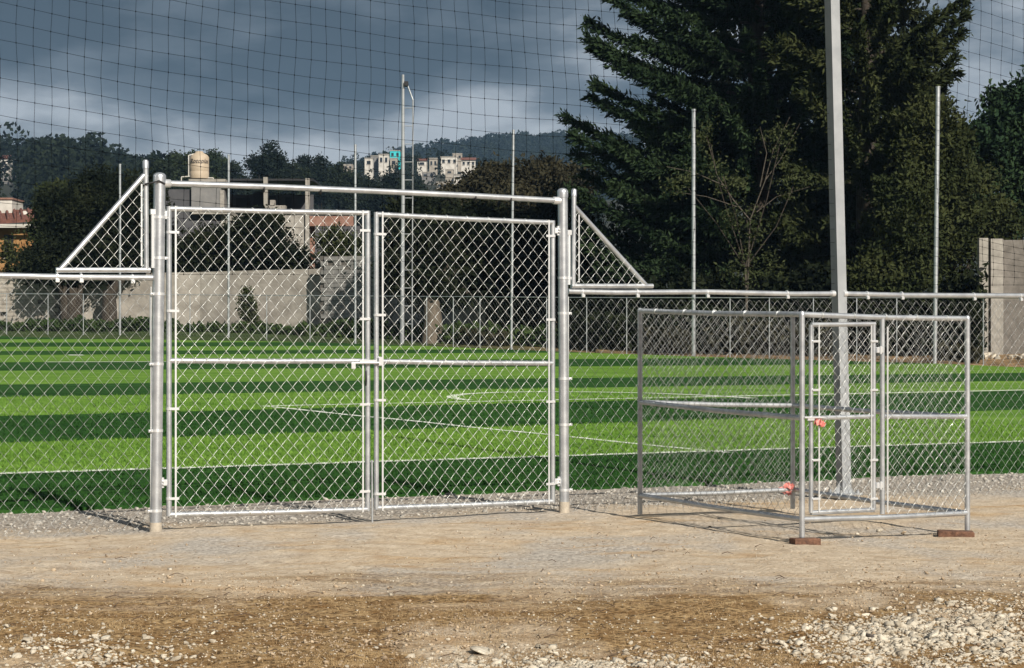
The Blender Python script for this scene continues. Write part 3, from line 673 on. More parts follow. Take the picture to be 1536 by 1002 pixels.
MB().tube(fp(1203, 626)[0] + na3 * .03, fp(1232, 626)[0] + na3 * .03, .008, 8).box(fp(1213, 628)[0] + na3 * .026, (.06, .016, .03), (ua3, na3, ZV), .003).build('slide_bolt', M['clip'], dob)
def ribbon(c, s, label, seed):
    rr = random.Random(seed); mb = MB()
    for i in range(5):
        a = rr.uniform(-.6, .6); X = Vector((math.cos(a), math.sin(a), rr.uniform(-.5, .3))).normalized(); Y = Vector((-math.sin(a), math.cos(a), 0)); Z_ = X.cross(Y)
        o = c + Vector((rr.uniform(-1, 1), rr.uniform(-.5, .5), rr.uniform(-1, 1))) * s * .35
        pts = [o - X * s * .5, o - X * s * .15 + Z_ * s * .22, o + X * s * .2 - Z_ * s * .1, o + X * s * .5 + Z_ * s * .15]
        hw_ = s * rr.uniform(.18, .3); up = (Z_ * .6 + Y * .4 + ZV * .5).normalized()
        for p, q in zip(pts, pts[1:]): mb.prism([p - up * hw_, q - up * hw_, q + up * hw_, p + up * hw_], Y * .003)
    o = mb.build('ribbon', M['red'])
    tag(o, label, 'ribbon'); return o
ribbon(fp(1225, 637)[0] + na3 * .03, .06, 'small faded red ribbon tied at the slide bolt of the cage door', 3)
cq = CA + pAD * .30; ribbon(g3(cq * 0 + (CA * .25 + CC * .75) * 0 + CC, CH + (HOR - 733) / F * CC[1]) + Vector((-.06, -.05, 0)), .085, 'faded red ribbon knotted low on the back corner post of the cage', 5)

def brick(px0, px1, pyb, yaw, label, depth, thick, width=.12):
    pm = (px0 + px1) / 2; y = depth; x = (pm - 768) / F * y; L__ = (px1 - px0) / F * y
    c, s = math.cos(yaw), math.sin(yaw); z0 = ground_z(x, y) - .008
    mb = MB().box((0, 0, 0), (L__, width, thick), None, .006)
    o = mb.build('brick', M['brick']); o.location = (x, y, z0 + thick / 2); o.rotation_euler = (random.uniform(-.02, .02), random.uniform(-.02, .02), yaw)
    tag(o, label, 'brick'); return o
brick(1187, 1228, 820, .25, 'reddish clay brick under the cage corner post next to the door', CA[1] - .02, max(bA - ground_z(*CA) + .004, .04))
brick(1407, 1460, 810, -.12, 'long dark clay brick under the cage corner post away from the door', CB[1] - .03, max(bB - ground_z(*CB) + .004, .04), .15)

# ------------------------------------------------------------------ loose stones, gravel, dry grass
def stone_mesh(seed, sub=1):
    rr = np.random.default_rng(seed)
    t = (1 + 5 ** .5) / 2
    V = np.array([(-1, t, 0), (1, t, 0), (-1, -t, 0), (1, -t, 0), (0, -1, t), (0, 1, t), (0, -1, -t), (0, 1, -t), (t, 0, -1), (t, 0, 1), (-t, 0, -1), (-t, 0, 1)], float)
    Fc = [(0, 11, 5), (0, 5, 1), (0, 1, 7), (0, 7, 10), (0, 10, 11), (1, 5, 9), (5, 11, 4), (11, 10, 2), (10, 7, 6), (7, 1, 8), (3, 9, 4), (3, 4, 2), (3, 2, 6), (3, 6, 8), (3, 8, 9), (4, 9, 5), (2, 4, 11), (6, 2, 10), (8, 6, 7), (9, 8, 1)]
    V /= np.linalg.norm(V[0])
    for _ in range(sub):
        V = list(map(tuple, V)); cache = {}; out = []
        def mid(a, b):
            k = (min(a, b), max(a, b))
            if k not in cache:
                m_ = (np.array(V[a]) + np.array(V[b])) / 2; V.append(tuple(m_ / np.linalg.norm(m_))); cache[k] = len(V) - 1
            return cache[k]
        for a, b, c in Fc:
            x, y, z = mid(a, b), mid(b, c), mid(c, a); out += [(a, x, z), (b, y, x), (c, z, y), (x, y, z)]
        Fc = out; V = np.array(V)
    V = np.array(V)
    for _ in range(11):                                 # knock flat facets off the ball
        nrm = rr.normal(size=3); nrm /= np.linalg.norm(nrm); dd = rr.uniform(.34, .78); ex = np.clip(V @ nrm - dd, 0, None); V = V - ex[:, None] * nrm
    V *= rr.uniform(.86, 1.14, (len(V), 1)) * np.array([[1, rr.uniform(.5, .95), rr.uniform(.32, .7)]])
    ta, tb_ = rr.uniform(-.5, .5, 2); V = V @ np.array([[1, 0, 0], [0, math.cos(ta), -math.sin(ta)], [0, math.sin(ta), math.cos(ta)]]) @ np.array([[math.cos(tb_), 0, math.sin(tb_)], [0, 1, 0], [-math.sin(tb_), 0, math.cos(tb_)]])
    return V, np.array(Fc)
STV = [stone_mesh(i, 0) for i in range(16)]
STB = [mesh_np(*stone_mesh(40 + i, 1)) for i in range(6)]
for me in STB: me.materials.append(M['stone'])
def depth_at(py): return CH * F / (py - HOR)
def stone(px, py, s, label, group=None, me=None, m_=None, flat=1.0):
    d = depth_at(py); x = (px - 768) / F * d
    o = bpy.data.objects.new('stone', me or random.choice(STB)); COL.objects.link(o)
    if m_: o.data = o.data.copy(); o.data.materials.clear(); o.data.materials.append(m_)
    r = s / F * d / 2; o.scale = (r, r, r * flat); o.rotation_euler = (random.uniform(-.3, .3), random.uniform(-.3, .3), random.uniform(0, 6)); o.location = (x, d, ground_z(x, d) + r * .32 * flat)
    tag(o, label, 'stone', group); return o
stone(1320, 796, 15, 'grey stone on the dirt between the two bricks of the cage')
stone(1151, 950, 17, 'cream stone lying alone on the brown dirt')
stone(1304, 962, 22, 'dark round stone among the pale rubble', m_=M['stone_dark'])
stone(1400, 962, 30, 'smooth pale stone beside the dark hollow in the rubble')
stone(1437, 884, 13, 'small white stone alone at the rim of the grey gravel')
stone(1488, 906, 18, 'pale stone lying between the grey gravel and the rubble')
stone(1370, 942, 44, 'largest flat pale stone on top of the rubble patch', flat=.5)
stone(957, 972, 30, 'white flaky stone tilted over its own dark shadow', flat=.6)
stone(725, 978, 60, 'broad flat pale stone set in the dirt below the gate', flat=.3)
stone(157, 968, 26, 'oval white stone in the scatter of pale stones in front of the fence')
stone(828, 997, 17, 'brownish pointed stone among small grey rubble', m_=M['concrete'])
for i in range(70):
    k = i % 3
    if k == 0: px, py = random.uniform(1200, 1536), random.uniform(905, 1000)
    elif k == 1: px, py = random.uniform(0, 330), random.uniform(935, 1000)
    else: px, py = random.uniform(640, 1150), random.uniform(962, 1001)
    stone(px, py, random.uniform(10, 19), ('pale fist-sized stone in the rubble patch', 'pale stone in the scatter on dry grass', 'pale stone along the grey rubble strip')[k], ('stones of the rubble patch', 'stones scattered on dry grass', 'stones of the grey rubble strip')[k])
def scatter(name, pts, sizes, material, label, cat, meshes=STV, flat=1.0, sink=.12):
    Vs = []; Fs = []; off = 0; which = RNG.integers(0, len(meshes), len(pts)); ang = RNG.uniform(0, 6.283, len(pts))
    pts = np.asarray(pts); zg = Gv(pts[:, 0], pts[:, 1]) + near_relief(pts[:, 0], pts[:, 1])
    for w in range(len(meshes)):
        ids = np.where(which == w)[0]
        if not len(ids): continue
        V0, F0 = meshes[w]; c, s = np.cos(ang[ids]), np.sin(ang[ids]); sz = sizes[ids][:, None]
        x = V0[None, :, 0] * c[:, None] - V0[None, :, 1] * s[:, None]; y = V0[None, :, 0] * s[:, None] + V0[None, :, 1] * c[:, None]; z = np.broadcast_to(V0[None, :, 2], x.shape)
        Vv = np.stack([x * sz + pts[ids, 0][:, None], y * sz + pts[ids, 1][:, None], z * sz * flat + zg[ids][:, None] + sz * sink], -1)
        Fs.append((F0[None] + (np.arange(len(ids)) * len(V0))[:, None, None]).reshape(-1, 3) + off); Vs.append(Vv.reshape(-1, 3)); off += Vv.shape[0] * Vv.shape[1]
    o = link(name, mesh_np(np.concatenate(Vs), np.concatenate(Fs)), material); tag(o, label, cat, None, 'stuff'); return o
def pxpts(n, fn):
    out = np.zeros((0, 2))
    while len(out) < n:
        px = RNG.uniform(-60, 1600, 60000); py = RNG.uniform(778, 1030, 60000); ok = RNG.uniform(size=60000) < fn(px, py)
        d = CH * F / (py[ok] - HOR); out = np.concatenate([out, np.stack([(px[ok] - 768) / F * d, d], -1)])
    return out[:n]
def rub(px, py):
    a = np.exp(-((px - 1390) / 150) ** 2 - ((py - 962) / 30) ** 2) * 1.2
    b = np.exp(-((px - 860) / 140) ** 2 - ((py - 1003) / 17) ** 2) * 1.2; c = np.exp(-((px - 110) / 130) ** 2 - ((py - 985) / 26) ** 2) * .2
    dd = np.exp(-((px - 1490) / 90) ** 2 - ((py - 920) / 22) ** 2) * .3
    w = np.clip(fbm(px * .02, py * .06, 3, 5) * 2.2 + .5, .04, 2)
    return (a + b + c + dd) * w
P1 = pxpts(11000, rub); scatter('rubble', P1, RNG.gamma(1.5, .0062, len(P1)) + .005, M['stone'], 'broken pale rubble spread over the near dirt', 'rubble', flat=.9, sink=.05)
P2 = pxpts(3600, lambda x, y: (.2 + .8 * (y > 860)) * (.25 + .75 * (fbm(x * .008, y * .02, 3, 9) > .02)))
scatter('pebbles', P2, RNG.gamma(1.6, .0030, len(P2)) + .002, M['stone'], 'small pebbles strewn over the trodden dirt', 'pebbles')
M['clod'] = mat('dirt_clod', (0.20, 0.145, 0.095), .95, 0, (0.42, 0.33, 0.23), 8, 3, coords='World')
P5 = pxpts(9000, lambda x, y: np.clip(fbm(x * .006, y * .025, 4, 33) * 3 + .35, .05, 1) * np.clip((y - 770) / 120, .15, 1))
scatter('clods', P5, RNG.gamma(1.6, .0032, len(P5)) + .003, M['clod'], 'crumbs and clods of dry earth on the trodden dirt', 'earth clods', sink=.25)
un_pts = [(random.uniform(-3, 13), random.uniform(.25, 2.5)) for _ in range(5500)]
P3 = np.array([xy(u, n) for u, n in un_pts]); M['gravel'] = mat('grey_gravel', (0.20, 0.185, 0.165), .95, 0, (0.46, 0.43, 0.38), 14, 3, coords='World')
scatter('gravel', P3, RNG.gamma(2.2, .006, len(P3)) + .005, M['gravel'], 'grey gravel along the edge of the turf', 'gravel')
def blades(name, pts, h0, h1, w, material, label, cat, lean=.9):
    pts = np.asarray(pts); n = len(pts); zg = Gv(pts[:, 0], pts[:, 1]) + near_relief(pts[:, 0], pts[:, 1]) if True else 0
    a = RNG.uniform(0, 6.283, n); h = RNG.uniform(h0, h1, n); l = RNG.uniform(.2, 1, n) * lean * h
    base = np.stack([pts[:, 0], pts[:, 1], zg - .004], -1); sd = np.stack([np.cos(a), np.sin(a), 0 * a], -1) * w
    b2 = a + RNG.uniform(.8, 2.2, n); tip = base + np.stack([np.cos(b2) * l, np.sin(b2) * l, h], -1)
    V = np.stack([base - sd, base + sd, tip], 1).reshape(-1, 3); Fc = np.arange(3 * n).reshape(-1, 3)
    o = link(name, mesh_np(V, Fc), material); tag(o, label, cat, None, 'stuff'); return o
def drygrass(px, py):
    w = fbm(px * .006, py * .03, 4, 21)
    base = 1 / (1 + np.exp(-(py - 895 - w * 160) / 14))
    return base * (.08 + 2.2 * np.clip(w + .08, 0, 1)) * (1 - np.clip(rub(px, py), 0, .8))
P4 = pxpts(52000, drygrass)
blades('dry_grass', P4, .003, .022, .0017, M['straw'], 'short straw-coloured dry grass matted on the foreground dirt', 'dry grass', 1.8)
tw = MB()
for i in range(90):
    px, py = random.uniform(0, 1536), random.choice([random.uniform(800, 1000), random.uniform(870, 1000)]); d_ = depth_at(py); x = (px - 768) / F * d_; l = random.uniform(.03, .12); a = random.uniform(-.5, .5) if random.random() < .7 else random.uniform(0, 3)
    z = ground_z(x, d_) + .008; tw.path([(x, d_, z), (x + math.cos(a) * l / 2, d_ + math.sin(a) * l / 2 + .01, z + .012), (x + math.cos(a) * l, d_ + math.sin(a) * l, z)], [.003, .0025, .001], 5)
tag(tw.build('twigs', M['twig']), 'scattered dry twigs and stalks on the dirt', 'twigs', None, 'stuff')

# ------------------------------------------------------------------ far side of the pitch
FN = [(180, 247), (343, 233), (533, 218), (770, 196), (1040.5, 165), (1407, 131)]
def far_xy(px, off=0.8):
    z = zb(px) + off; return (px - 768) / F * z, z
TALL_D = ['beyond the slanted panel tied with black wire', 'in front of the dark bush and grey unfinished building', 'in front of the reddish lintel', 'in front of the brown leafed trees', 'in front of the bare branched shrub', 'in front of the olive tree beside the brick wall']
for (px, py), dsc in zip(FN, TALL_D):
    x, z = far_xy(px); g0 = G(x, z); t = P(px, py, z); b = P(px - (5 if px > 1300 else (3 if px == 770 else 0)), 500, z); b.z = g0
    o = empty('net_post', (b.x, b.y, g0), 'thin tall grey net post ' + dsc, 'post', 'net posts on the far side of the pitch')
    MB().path([b - ZV * .2, t], .068 if px > 1000 else .05, 10).build('shaft', M['galv_dull'], o)
    MB().path([t - ZV * .02, t + ZV * .03], .078 if px > 1000 else .058, 10).build('cap', M['galv_dull'], o)
# low fence
ff = empty('low_fence', (*far_xy(600), G(*far_xy(600))), 'low chain-link fence with slender posts running along the far edge of the pitch', 'fence')
fpx = [-60, 10, 72, 125, 225, 285, 400, 465, 603, 640, 680, 720, 820, 880, 940, 1095, 1154, 1220, 1285, 1345, 1475, 1540, 1610]
allpx = sorted(fpx + [p for p, _ in FN])
def rail_y(px): return float(np.interp(px, [-60, 400, 900, 1610], [440, 443, 446.5, 447]))
for px in fpx:
    x, z = far_xy(px, .7); t = P(px, rail_y(px), z); MB().path([Vector((x, z, G(x, z) - .1)), t], .02, 8).build('fence_post', M['galv_dull'], ff)
for a, b in zip(allpx, allpx[1:]):
    pa = P(a, rail_y(a), far_xy(a, .7)[1]); pb_ = P(b, rail_y(b), far_xy(b, .7)[1]); MB().path([pa, pb_], .016, 8).build('fence_rail', M['galv_dull'], ff)
    ga = G(pa.x, pa.y); w = (pb_ - pa).length; uu = (pb_ - pa).normalized()
    chain_link('fence_mesh', Vector((pa.x, pa.y, ga)), uu, ZV, w, pa.z - ga, ff, D=.2, DV=.2, r=.0025, k=3, wob=0, material=M['wire_dull'])
# light pole with ladder
x, z = far_xy(603, 2.0); g0 = G(x, z)
lp = empty('light_pole', (x, z, g0), 'tall round steel pole with a ladder along one side and a lamp bracket', 'pole')
t = P(604.5, 112, z); MB().path([Vector((x, z, g0 - .2)), P(604.5, 300, z), t], [.085, .075, .055], 12).build('shaft', M['pole'], lp)
rl = P(619.5, 150, z); MB().path([Vector((P(618, 500, z).x, z, g0)), rl], .026, 8).build('ladder_rail', M['pole'], lp)
MB().path([rl, P(610, 124, z)], .03, 8).build('lamp_bracket', M['galv_dull'], lp); MB().box(P(609.5, 126, z), (.16, .3, .2), None, .02).build('lamp_head', M['dark'], lp)
for py in range(162, 505, 27):
    MB().path([P(604, py, z), P(619, py, z)], .016, 8).build('rung', M['pole'], lp)

# walls behind the pitch
def wall_run(name, label, pxs, off, tops, material, thick=.25, cap=None):
    """upright wall following the land; tops: photo rows"""
    mb = MB(); zs = [zb(p) + off for p in pxs]
    for (a, za, ta), (b, zb_, tb) in zip(zip(pxs, zs, tops), list(zip(pxs, zs, tops))[1:]):
        A_ = P(a, ta, za); B_ = P(b, tb, zb_); ga = G(A_.x, A_.y) - .6; gb = G(B_.x, B_.y) - .6
        mb.prism([(A_.x, A_.y, ga), (B_.x, B_.y, gb), B_, A_], (0, thick, 0))
    o = mb.build(name, material); return tag(o, label, 'wall')
def block_face(parent, pxa, pxb, off, top, rows, bh, bl, material, zfun=None, proud=.03, skip=0.03):
    za = (zfun or (lambda p: zb(p) + off))(pxa); zb_ = (zfun or (lambda p: zb(p) + off))(pxb)
    A_ = P(pxa, top, za); B_ = P(pxb, top, zb_); dv = (B_ - A_); dv.z = 0; w = dv.length; dv.normalize(); nv = Vector((dv.y, -dv.x, 0))
    me = MB().box((0, 0, 0), (bl - .018, .06, bh - .018), None, .008).mesh(); me.materials.append(material)
    ang = math.atan2(dv.y, dv.x)
    for r in range(rows):
        n = int(w / bl) + 1
        for c in range(n):
            s = (c + (.5 if r % 2 else 0)) * bl
            if s < bl * .4 or s > w - bl * .4 or random.random() < skip: continue
            o = bpy.data.objects.new('block', me); COL.objects.link(o); o.parent = parent
            o.location = A_ + dv * s - ZV * (bh * (r + .5) + .02) + nv * random.uniform(.006, proud); o.rotation_euler = (random.uniform(-.02, .02), 0, ang + random.uniform(-.012, .012))
w1 = wall_run('boundary_wall', 'weathered tan block wall behind the two dark tree trunks', [-120, 0, 92], 11, [415, 414, 413], M['mortar'])
block_face(w1, -30, 90, 10.98, 414, 12, .2, .4, M['block'])
wall_run('boundary_wall', 'long rough plastered wall below the dark bush and the grey building', [92, 200, 300, 400, 488], 11.3, [413, 410, 408, 405, 403], M['plaster'])
w3 = wall_run('boundary_wall', 'grey concrete block wall rising higher next to the plastered wall', [480, 572], 10.3, [384, 384], M['mortar'])
block_face(w3, 482, 570, 10.28, 385, 14, .2, .4, M['block_grey'])
wall_run('boundary_wall', 'low grey wall half hidden behind the pale tree trunk', [572, 660, 728], 11, [432, 428, 430], M['block_grey'])
zr = zb(1500) + 6.0
w5 = empty('brick_wall', P(1530, 527, zr), 'tan brick wall with two concrete columns and a dark gap between them', 'wall')
yb_ = G(P(1500, 500, zr).x, zr) - .5
def wbox(px0, px1, pt, z, thick, nm, m_, pb_z=None):
    a = P(px0, pt, z); b = P(px1, pt, z); z0 = yb_ if pb_z is None else pb_z
    return MB().box(((a.x + b.x) / 2, z + thick / 2, (a.z + z0) / 2), (b.x - a.x, thick, a.z - z0), None, .01).build(nm, m_, w5)
wbox(1469, 1482.5, 357, zr, .3, 'column', M['lightcol']); wbox(1486.5, 1505, 358, zr, .3, 'column', M['lightcol']); wbox(1482.5, 1486.5, 362, zr + .22, .06, 'gap_shade', M['dark'])  # black strip paints the shade in the gap between the columns
wbox(1505, 1680, 360, zr + .1, .22, 'panel', M['mortar'])
block_face(w5, 1504, 1672, 0, 361, 20, .17, .36, M['brown_block'], zfun=lambda p: zr + .1, proud=.09)
for i in range(26):
    px = random.uniform(1462, 1600); py = random.uniform(524, 540); d_ = zr - 1 - random.random(); p = P(px, py, d_)
    o = bpy.data.objects.new('stone', random.choice(STB)); COL.objects.link(o); r = random.uniform(.12, .3); o.scale = (r * 1.3, r, r * .8); o.rotation_euler = (random.random(), random.random(), random.random() * 6); o.location = (p.x, p.y, G(p.x, p.y) + r * .3)
    tag(o, 'rough field stone heaped along the foot of the brick wall', 'stone', 'stones heaped below the brick wall')

# ------------------------------------------------------------------ buildings
def slab(parent, nm, m_, px0, px1, pt, pb_, z, depth, bev=0.0):
    a = P(px0, pt, z); b = P(px1, pb_, z); return MB().box(((a.x + b.x) / 2, z + depth / 2, (a.z + b.z) / 2), (b.x - a.x, depth, a.z - b.z), None, bev).build(nm, m_, parent)
zo = zb(40) + 34
oh = empty('orange_house', (P(20, 400, zo).x, zo + 3, G(P(20, 400, zo).x, zo)), 'orange-walled house with red tiled roof and small white parapet', 'house')
slab(oh, 'wall', M['orange'], -140, 50, 341, 440, zo + .6, 6)
for a, b in ((-40, -14), (6, 20)): w_ = slab(oh, 'window', M['dark'], a, b, 352, 385, zo + .56, .2); slab(w_, 'sill', M['lightcol'], a - 2, b + 2, 385, 388, zo + .5, .15)
p = [P(-150, 348, zo - .3), P(78, 330, zo - .3), P(74, 318, zo + 4), P(-150, 322, zo + 4)]
rf = MB().prism(p, (0, 0, .18)).build('roof', M['red_tile'], oh)
for i in range(22):
    f = i / 21; a_ = p[0].lerp(p[1], f); b_ = p[3].lerp(p[2], f); MB().path([a_ + ZV * .2, b_ + ZV * .2], .09, 8).build('tile_row', M['red_tile'], rf)
slab(oh, 'fascia', M['white'], -150, 78, 336, 341.5, zo - .34, .1).rotation_euler = (0, 0, 0)
slab(oh, 'parapet', M['white'], -40, 18, 298, 324, zo + 3.2, 3); slab(oh, 'parapet_coping', M['lintel'], -41, 19, 296.5, 299, zo + 3.1, 3.2)
wt = MB().lathe(P(37, 331, zo + 2.5), [(.28, 0), (.34, .1), (.36, .3), (.30, .48), (.12, .55), (.11, .6)], 14).build('water_jar', M['white'])
tag(wt, 'small white rounded vessel standing on the red tiled roof', 'vessel')

zg = zb(400) + 36
gbn = empty('unfinished_building', (P(380, 420, zg).x, zg + 4, G(P(380, 420, zg).x, zg)), 'unfinished grey block building with bare columns and dark openings', 'building')
slab(gbn, 'side_wall', M['shaded_grey'], 240, 330, 284, 440, zg, 5); slab(gbn, 'block_tower', M['grey'], 287, 331, 271, 318, zg - .3, 3)
slab(gbn, 'tower_slab', M['lightcol'], 283, 338, 268.5, 272.5, zg - .45, 3.3); slab(gbn, 'tower_post', M['lightcol'], 330, 336, 285, 318, zg - .35, .3)
slab(gbn, 'floor_slab', M['lightcol'], 288, 345, 317, 321, zg - .5, 4)
slab(gbn, 'back_wall', M['shaded_grey'], 331, 470, 292, 330, zg + 4, .3); slab(gbn, 'roof_sheet', M['dark'], 341, 470, 268, 271, zg + 1.0, 5).rotation_euler = (0, 0, 0)
for a, b, c, d_ in ((354, 376, 297, 318), (380, 394, 288, 318), (428, 436, 296, 318), (404, 414, 294, 306)): slab(gbn, 'opening_shade', M['dark'], a, b, c, d_, zg + 3.9, .2)  # near-black slabs paint the shaded depth of the openings
for px, pt in ((398, 265.5), (461, 267.5)): slab(gbn, 'column', M['lightcol'], px - 3, px + 3, pt, 440, zg - .2, .35)
slab(gbn, 'front_wall', M['lightcol'], 331, 458, 323, 440, zg, .3); slab(gbn, 'block_pile', M['lightcol'], 402, 428, 308, 321, zg + 1, .8); slab(gbn, 'block_pile', M['lightcol'], 405, 412, 300, 309, zg + 1, .6)
slab(gbn, 'lintel', M['lintel'], 464, 530, 324, 339, zg - .1, .5); slab(gbn, 'red_jamb', M['lintel'], 464, 472, 339, 430, zg + .8, .2); slab(gbn, 'inner_wall', M['shaded_grey'], 464, 540, 339, 440, zg + 4, .3)
zk = zg - .3
st = empty('water_tank', P(298, 269, zk + 1.2), 'beige plastic water tank on a block tower', 'water tank')
kx = P(299, 268, zk + 1.4); pm_ = (zk + 1.4) / F
R_ = 14.5 * pm_; H_ = 40 * pm_
MB().lathe(kx, [(R_ * .98, 0), (R_, .05), (R_, H_ * .25), (R_ * .985, H_ * .26), (R_, H_ * .28), (R_, H_ * .52), (R_ * .985, H_ * .53), (R_, H_ * .55), (R_, H_ * .8), (R_ * .85, H_ * .88), (R_ * .45, H_ * .96), (R_ * .4, H_), (R_ * .38, H_ * 1.02)], 28).build('body', M['tank'], st)
MB().path([P(283, 264, zk + .9), P(283, 233, zk + .9), P(290, 231, zk + 1.2)], .035, 8).build('pipe', M['white'], st)
sf = MB()
for a, b in (((272, 266), (272, 272)), ((272, 265.5), (285, 264.5)), ((312, 267), (320, 267)), ((320, 267), (320, 272))): sf.tube(P(*a, zk + .6), P(*b, zk + .6), .035, 8)
sf.build('pipe', M['white'], st)
tx = bpy.data.curves.new('t', 'FONT'); tx.body = 'Rotoplas'; tx.size = .34; tx.shear = .35; tx.align_x = 'CENTER'; tx.extrude = .01
to_ = bpy.data.objects.new('t', tx); COL.objects.link(to_); to_.location = P(300, 247, 1) ; bpy.context.view_layer.update()
dg = bpy.context.evaluated_depsgraph_get(); tme = bpy.data.meshes.new_from_object(to_.evaluated_get(dg)); bpy.data.objects.remove(to_)
for v in tme.vertices:                                # wrap the lettering round the tank
    a = v.co.x / R_ + .12; hgt = v.co.y; rr_ = R_ + .012 + v.co.z * .5
    v.co = Vector((kx.x + rr_ * math.sin(a), kx.y - rr_ * math.cos(a), kx.z + H_ * .56 + hgt * 1.1))
tme.materials.clear(); link('lettering', tme, M['ink'], st)

def hill_house(px0, px1, pt, pb_, z, m_, label, roof=None, wins=2, yaw=0.0):
    a = P(px0, pt, z); b = P(px1, pb_, z); w = b.x - a.x; h = a.z - b.z; dep = max(5, w * .7)
    o = empty('hill_house', ((a.x + b.x) / 2, z + dep / 2, b.z - 4), label, 'house')
    MB().box(((a.x + b.x) / 2, z + dep / 2, (a.z + b.z - 4) / 2), (w, dep, h + 4)).build('wall', m_, o)
    if roof == 'gable':
        e_ = w * .06; MB().prism([(a.x - e_, z - .4, a.z), (b.x + e_, z - .4, a.z), (b.x + e_, z + dep / 2, a.z + h * .35), (a.x - e_, z + dep / 2, a.z + h * .35)], (0, 0, .25)).build('roof', M['red_tile'], o)
        MB().prism([(a.x, z + .01, a.z), (b.x, z + .01, a.z), (b.x, z + dep / 2, a.z + h * .34), (a.x, z + dep / 2, a.z + h * .34)], (0, 0, -.05)).build('roof_frame', m_, o)
    else: MB().box(((a.x + b.x) / 2, z + dep / 2, a.z + .12), (w * 1.06, dep * 1.05, .24)).build('roof_slab', M['lightcol'], o)
    for i in range(wins):
        cx = a.x + w * (i + .5) / wins; ww = w / wins * .48; wh = h * .42
        q = MB().box((cx, z + .02, b.z + h * .52), (ww, .12, wh)).build('window', M['glass'], o); MB().box((cx, z - .06, b.z + h * .52 - wh / 2 - .08), (ww * 1.15, .2, .14)).build('sill', M['lightcol'], q)
    return o
HH = [(515, 529, 247.5, 254, 585, 'cream', 'tiny cream house standing alone at the end of the hillside village', None, 2), (547, 559, 238, 250, 590, 'white', 'small white house with one wide window on the wooded hillside', None, 1),
      (556, 570, 234.5, 246, 605, 'grey', 'plain grey house squeezed between two white houses on the hillside', None, 2), (568, 583, 232, 248, 600, 'white', 'white hillside house right beside the turquoise one', None, 2),
      (585, 600, 226.5, 237, 610, 'turq', 'bright turquoise house on the hillside', None, 2), (585, 596, 238, 250, 600, 'cream', 'cream house just below the turquoise house', None, 1),
      (626, 640, 241, 250, 590, 'white', 'white gable house on the hillside next to the ladder pole', 'gable', 1), (644, 656, 238, 252, 600, 'cream', 'narrow cream house on the hillside between white ones', None, 2),
      (661, 686, 236, 248, 600, 'white', 'long white flat-roofed house on the hillside', None, 3), (679, 693, 231, 240, 612, 'cream', 'upper cream house set behind the red-roofed one', None, 2),
      (692, 713, 240, 250, 598, 'white', 'white hillside house with red tiled roof', 'gable', 3), (633, 652, 259, 268, 560, 'grey', 'grey house lower down among the hillside trees', None, 2),
      (668, 680, 255, 262, 560, 'cream', 'little cream house half way down the hillside', None, 1), (681, 692, 263, 270, 555, 'white', 'little white house low on the hillside', None, 1), (655, 672, 274, 283, 540, 'cream', 'lowest cream house of the hillside village', None, 2),
      (-14, 12, 238, 252, 560, 'white', 'white house with terracotta roof on the darker wooded hill', 'gable', 2), (23, 46, 239, 250, 560, 'cream', 'cream house on the darker wooded hill', None, 2), (4, 13, 263, 276, 545, 'grey', 'grey house below the others on the darker wooded hill', None, 1)]
for px0, px1, pt, pb_, z, m_, lab, rf_, wn_ in HH: hill_house(px0, px1, pt, pb_, z, M[m_], lab, rf_, wn_)

# ------------------------------------------------------------------ hills
HILLS = {}
def hill(name, ridge, d0, d1, d2, px_lo, px_hi):
    """mound whose crest (photo rows) stands at depth d1 and falls to the land at d0 and d2"""
    cols = np.linspace(px_lo, px_hi, 70); rows = np.linspace(0, 1, 36)
    rp = np.array([r[0] for r in ridge]); rr = np.array([r[1] for r in ridge])
    def hfun(px, d):
        top_ = CH + (HOR - np.interp(px, rp, rr)) / F * d1
        t = np.where(d < d1, (d - d0) / (d1 - d0), (d2 - d) / (d2 - d1)); t = np.clip(t, 0, 1)
        return 1.5 + (top_ - 1.5) * np.where(d < d1, t ** .8, t * t * (3 - 2 * t)) + fbm(px * .02, d * .02, 3, 8) * 3 * t
    D = np.interp(rows, [0, .7, 1], [d0, d1, d2]); C_, D_ = np.meshgrid(cols, D, indexing='xy')
    Xh = (C_ - 768) / F * D_; Zh = hfun(C_, D_); Zh[0] = 0; Zh[-1] = 0
    n_y, n_x = Xh.shape; ix = np.arange(n_y * n_x).reshape(n_y, n_x); Fh = np.stack([ix[:-1, :-1], ix[:-1, 1:], ix[1:, 1:], ix[1:, :-1]], -1).reshape(-1, 4)
    o = link(name, mesh_np(np.stack([Xh, D_, Zh], -1).reshape(-1, 3), Fh, True), M['hill']); o['kind'] = 'structure'
    HILLS[name] = (hfun, d0, d1, px_lo, px_hi)
    return o
hill('hill', [(-700, 240), (-200, 250), (0, 264), (120, 276), (200, 296), (260, 310), (330, 335), (420, 350)], 240, 640, 900, -900, 420)
hill('village_hill', [(380, 305), (470, 280), (530, 259), (600, 248), (660, 249), (720, 256), (800, 270), (900, 300), (1500, 300)], 330, 640, 820, 380, 1500)
hill('far_hill', [(-600, 262), (200, 262), (420, 275), (520, 256), (600, 239), (650, 230), (740, 215), (800, 212), (865, 216), (1000, 218), (1200, 225), (1600, 240), (2300, 245)], 1000, 1500, 2050, -1100, 2600)

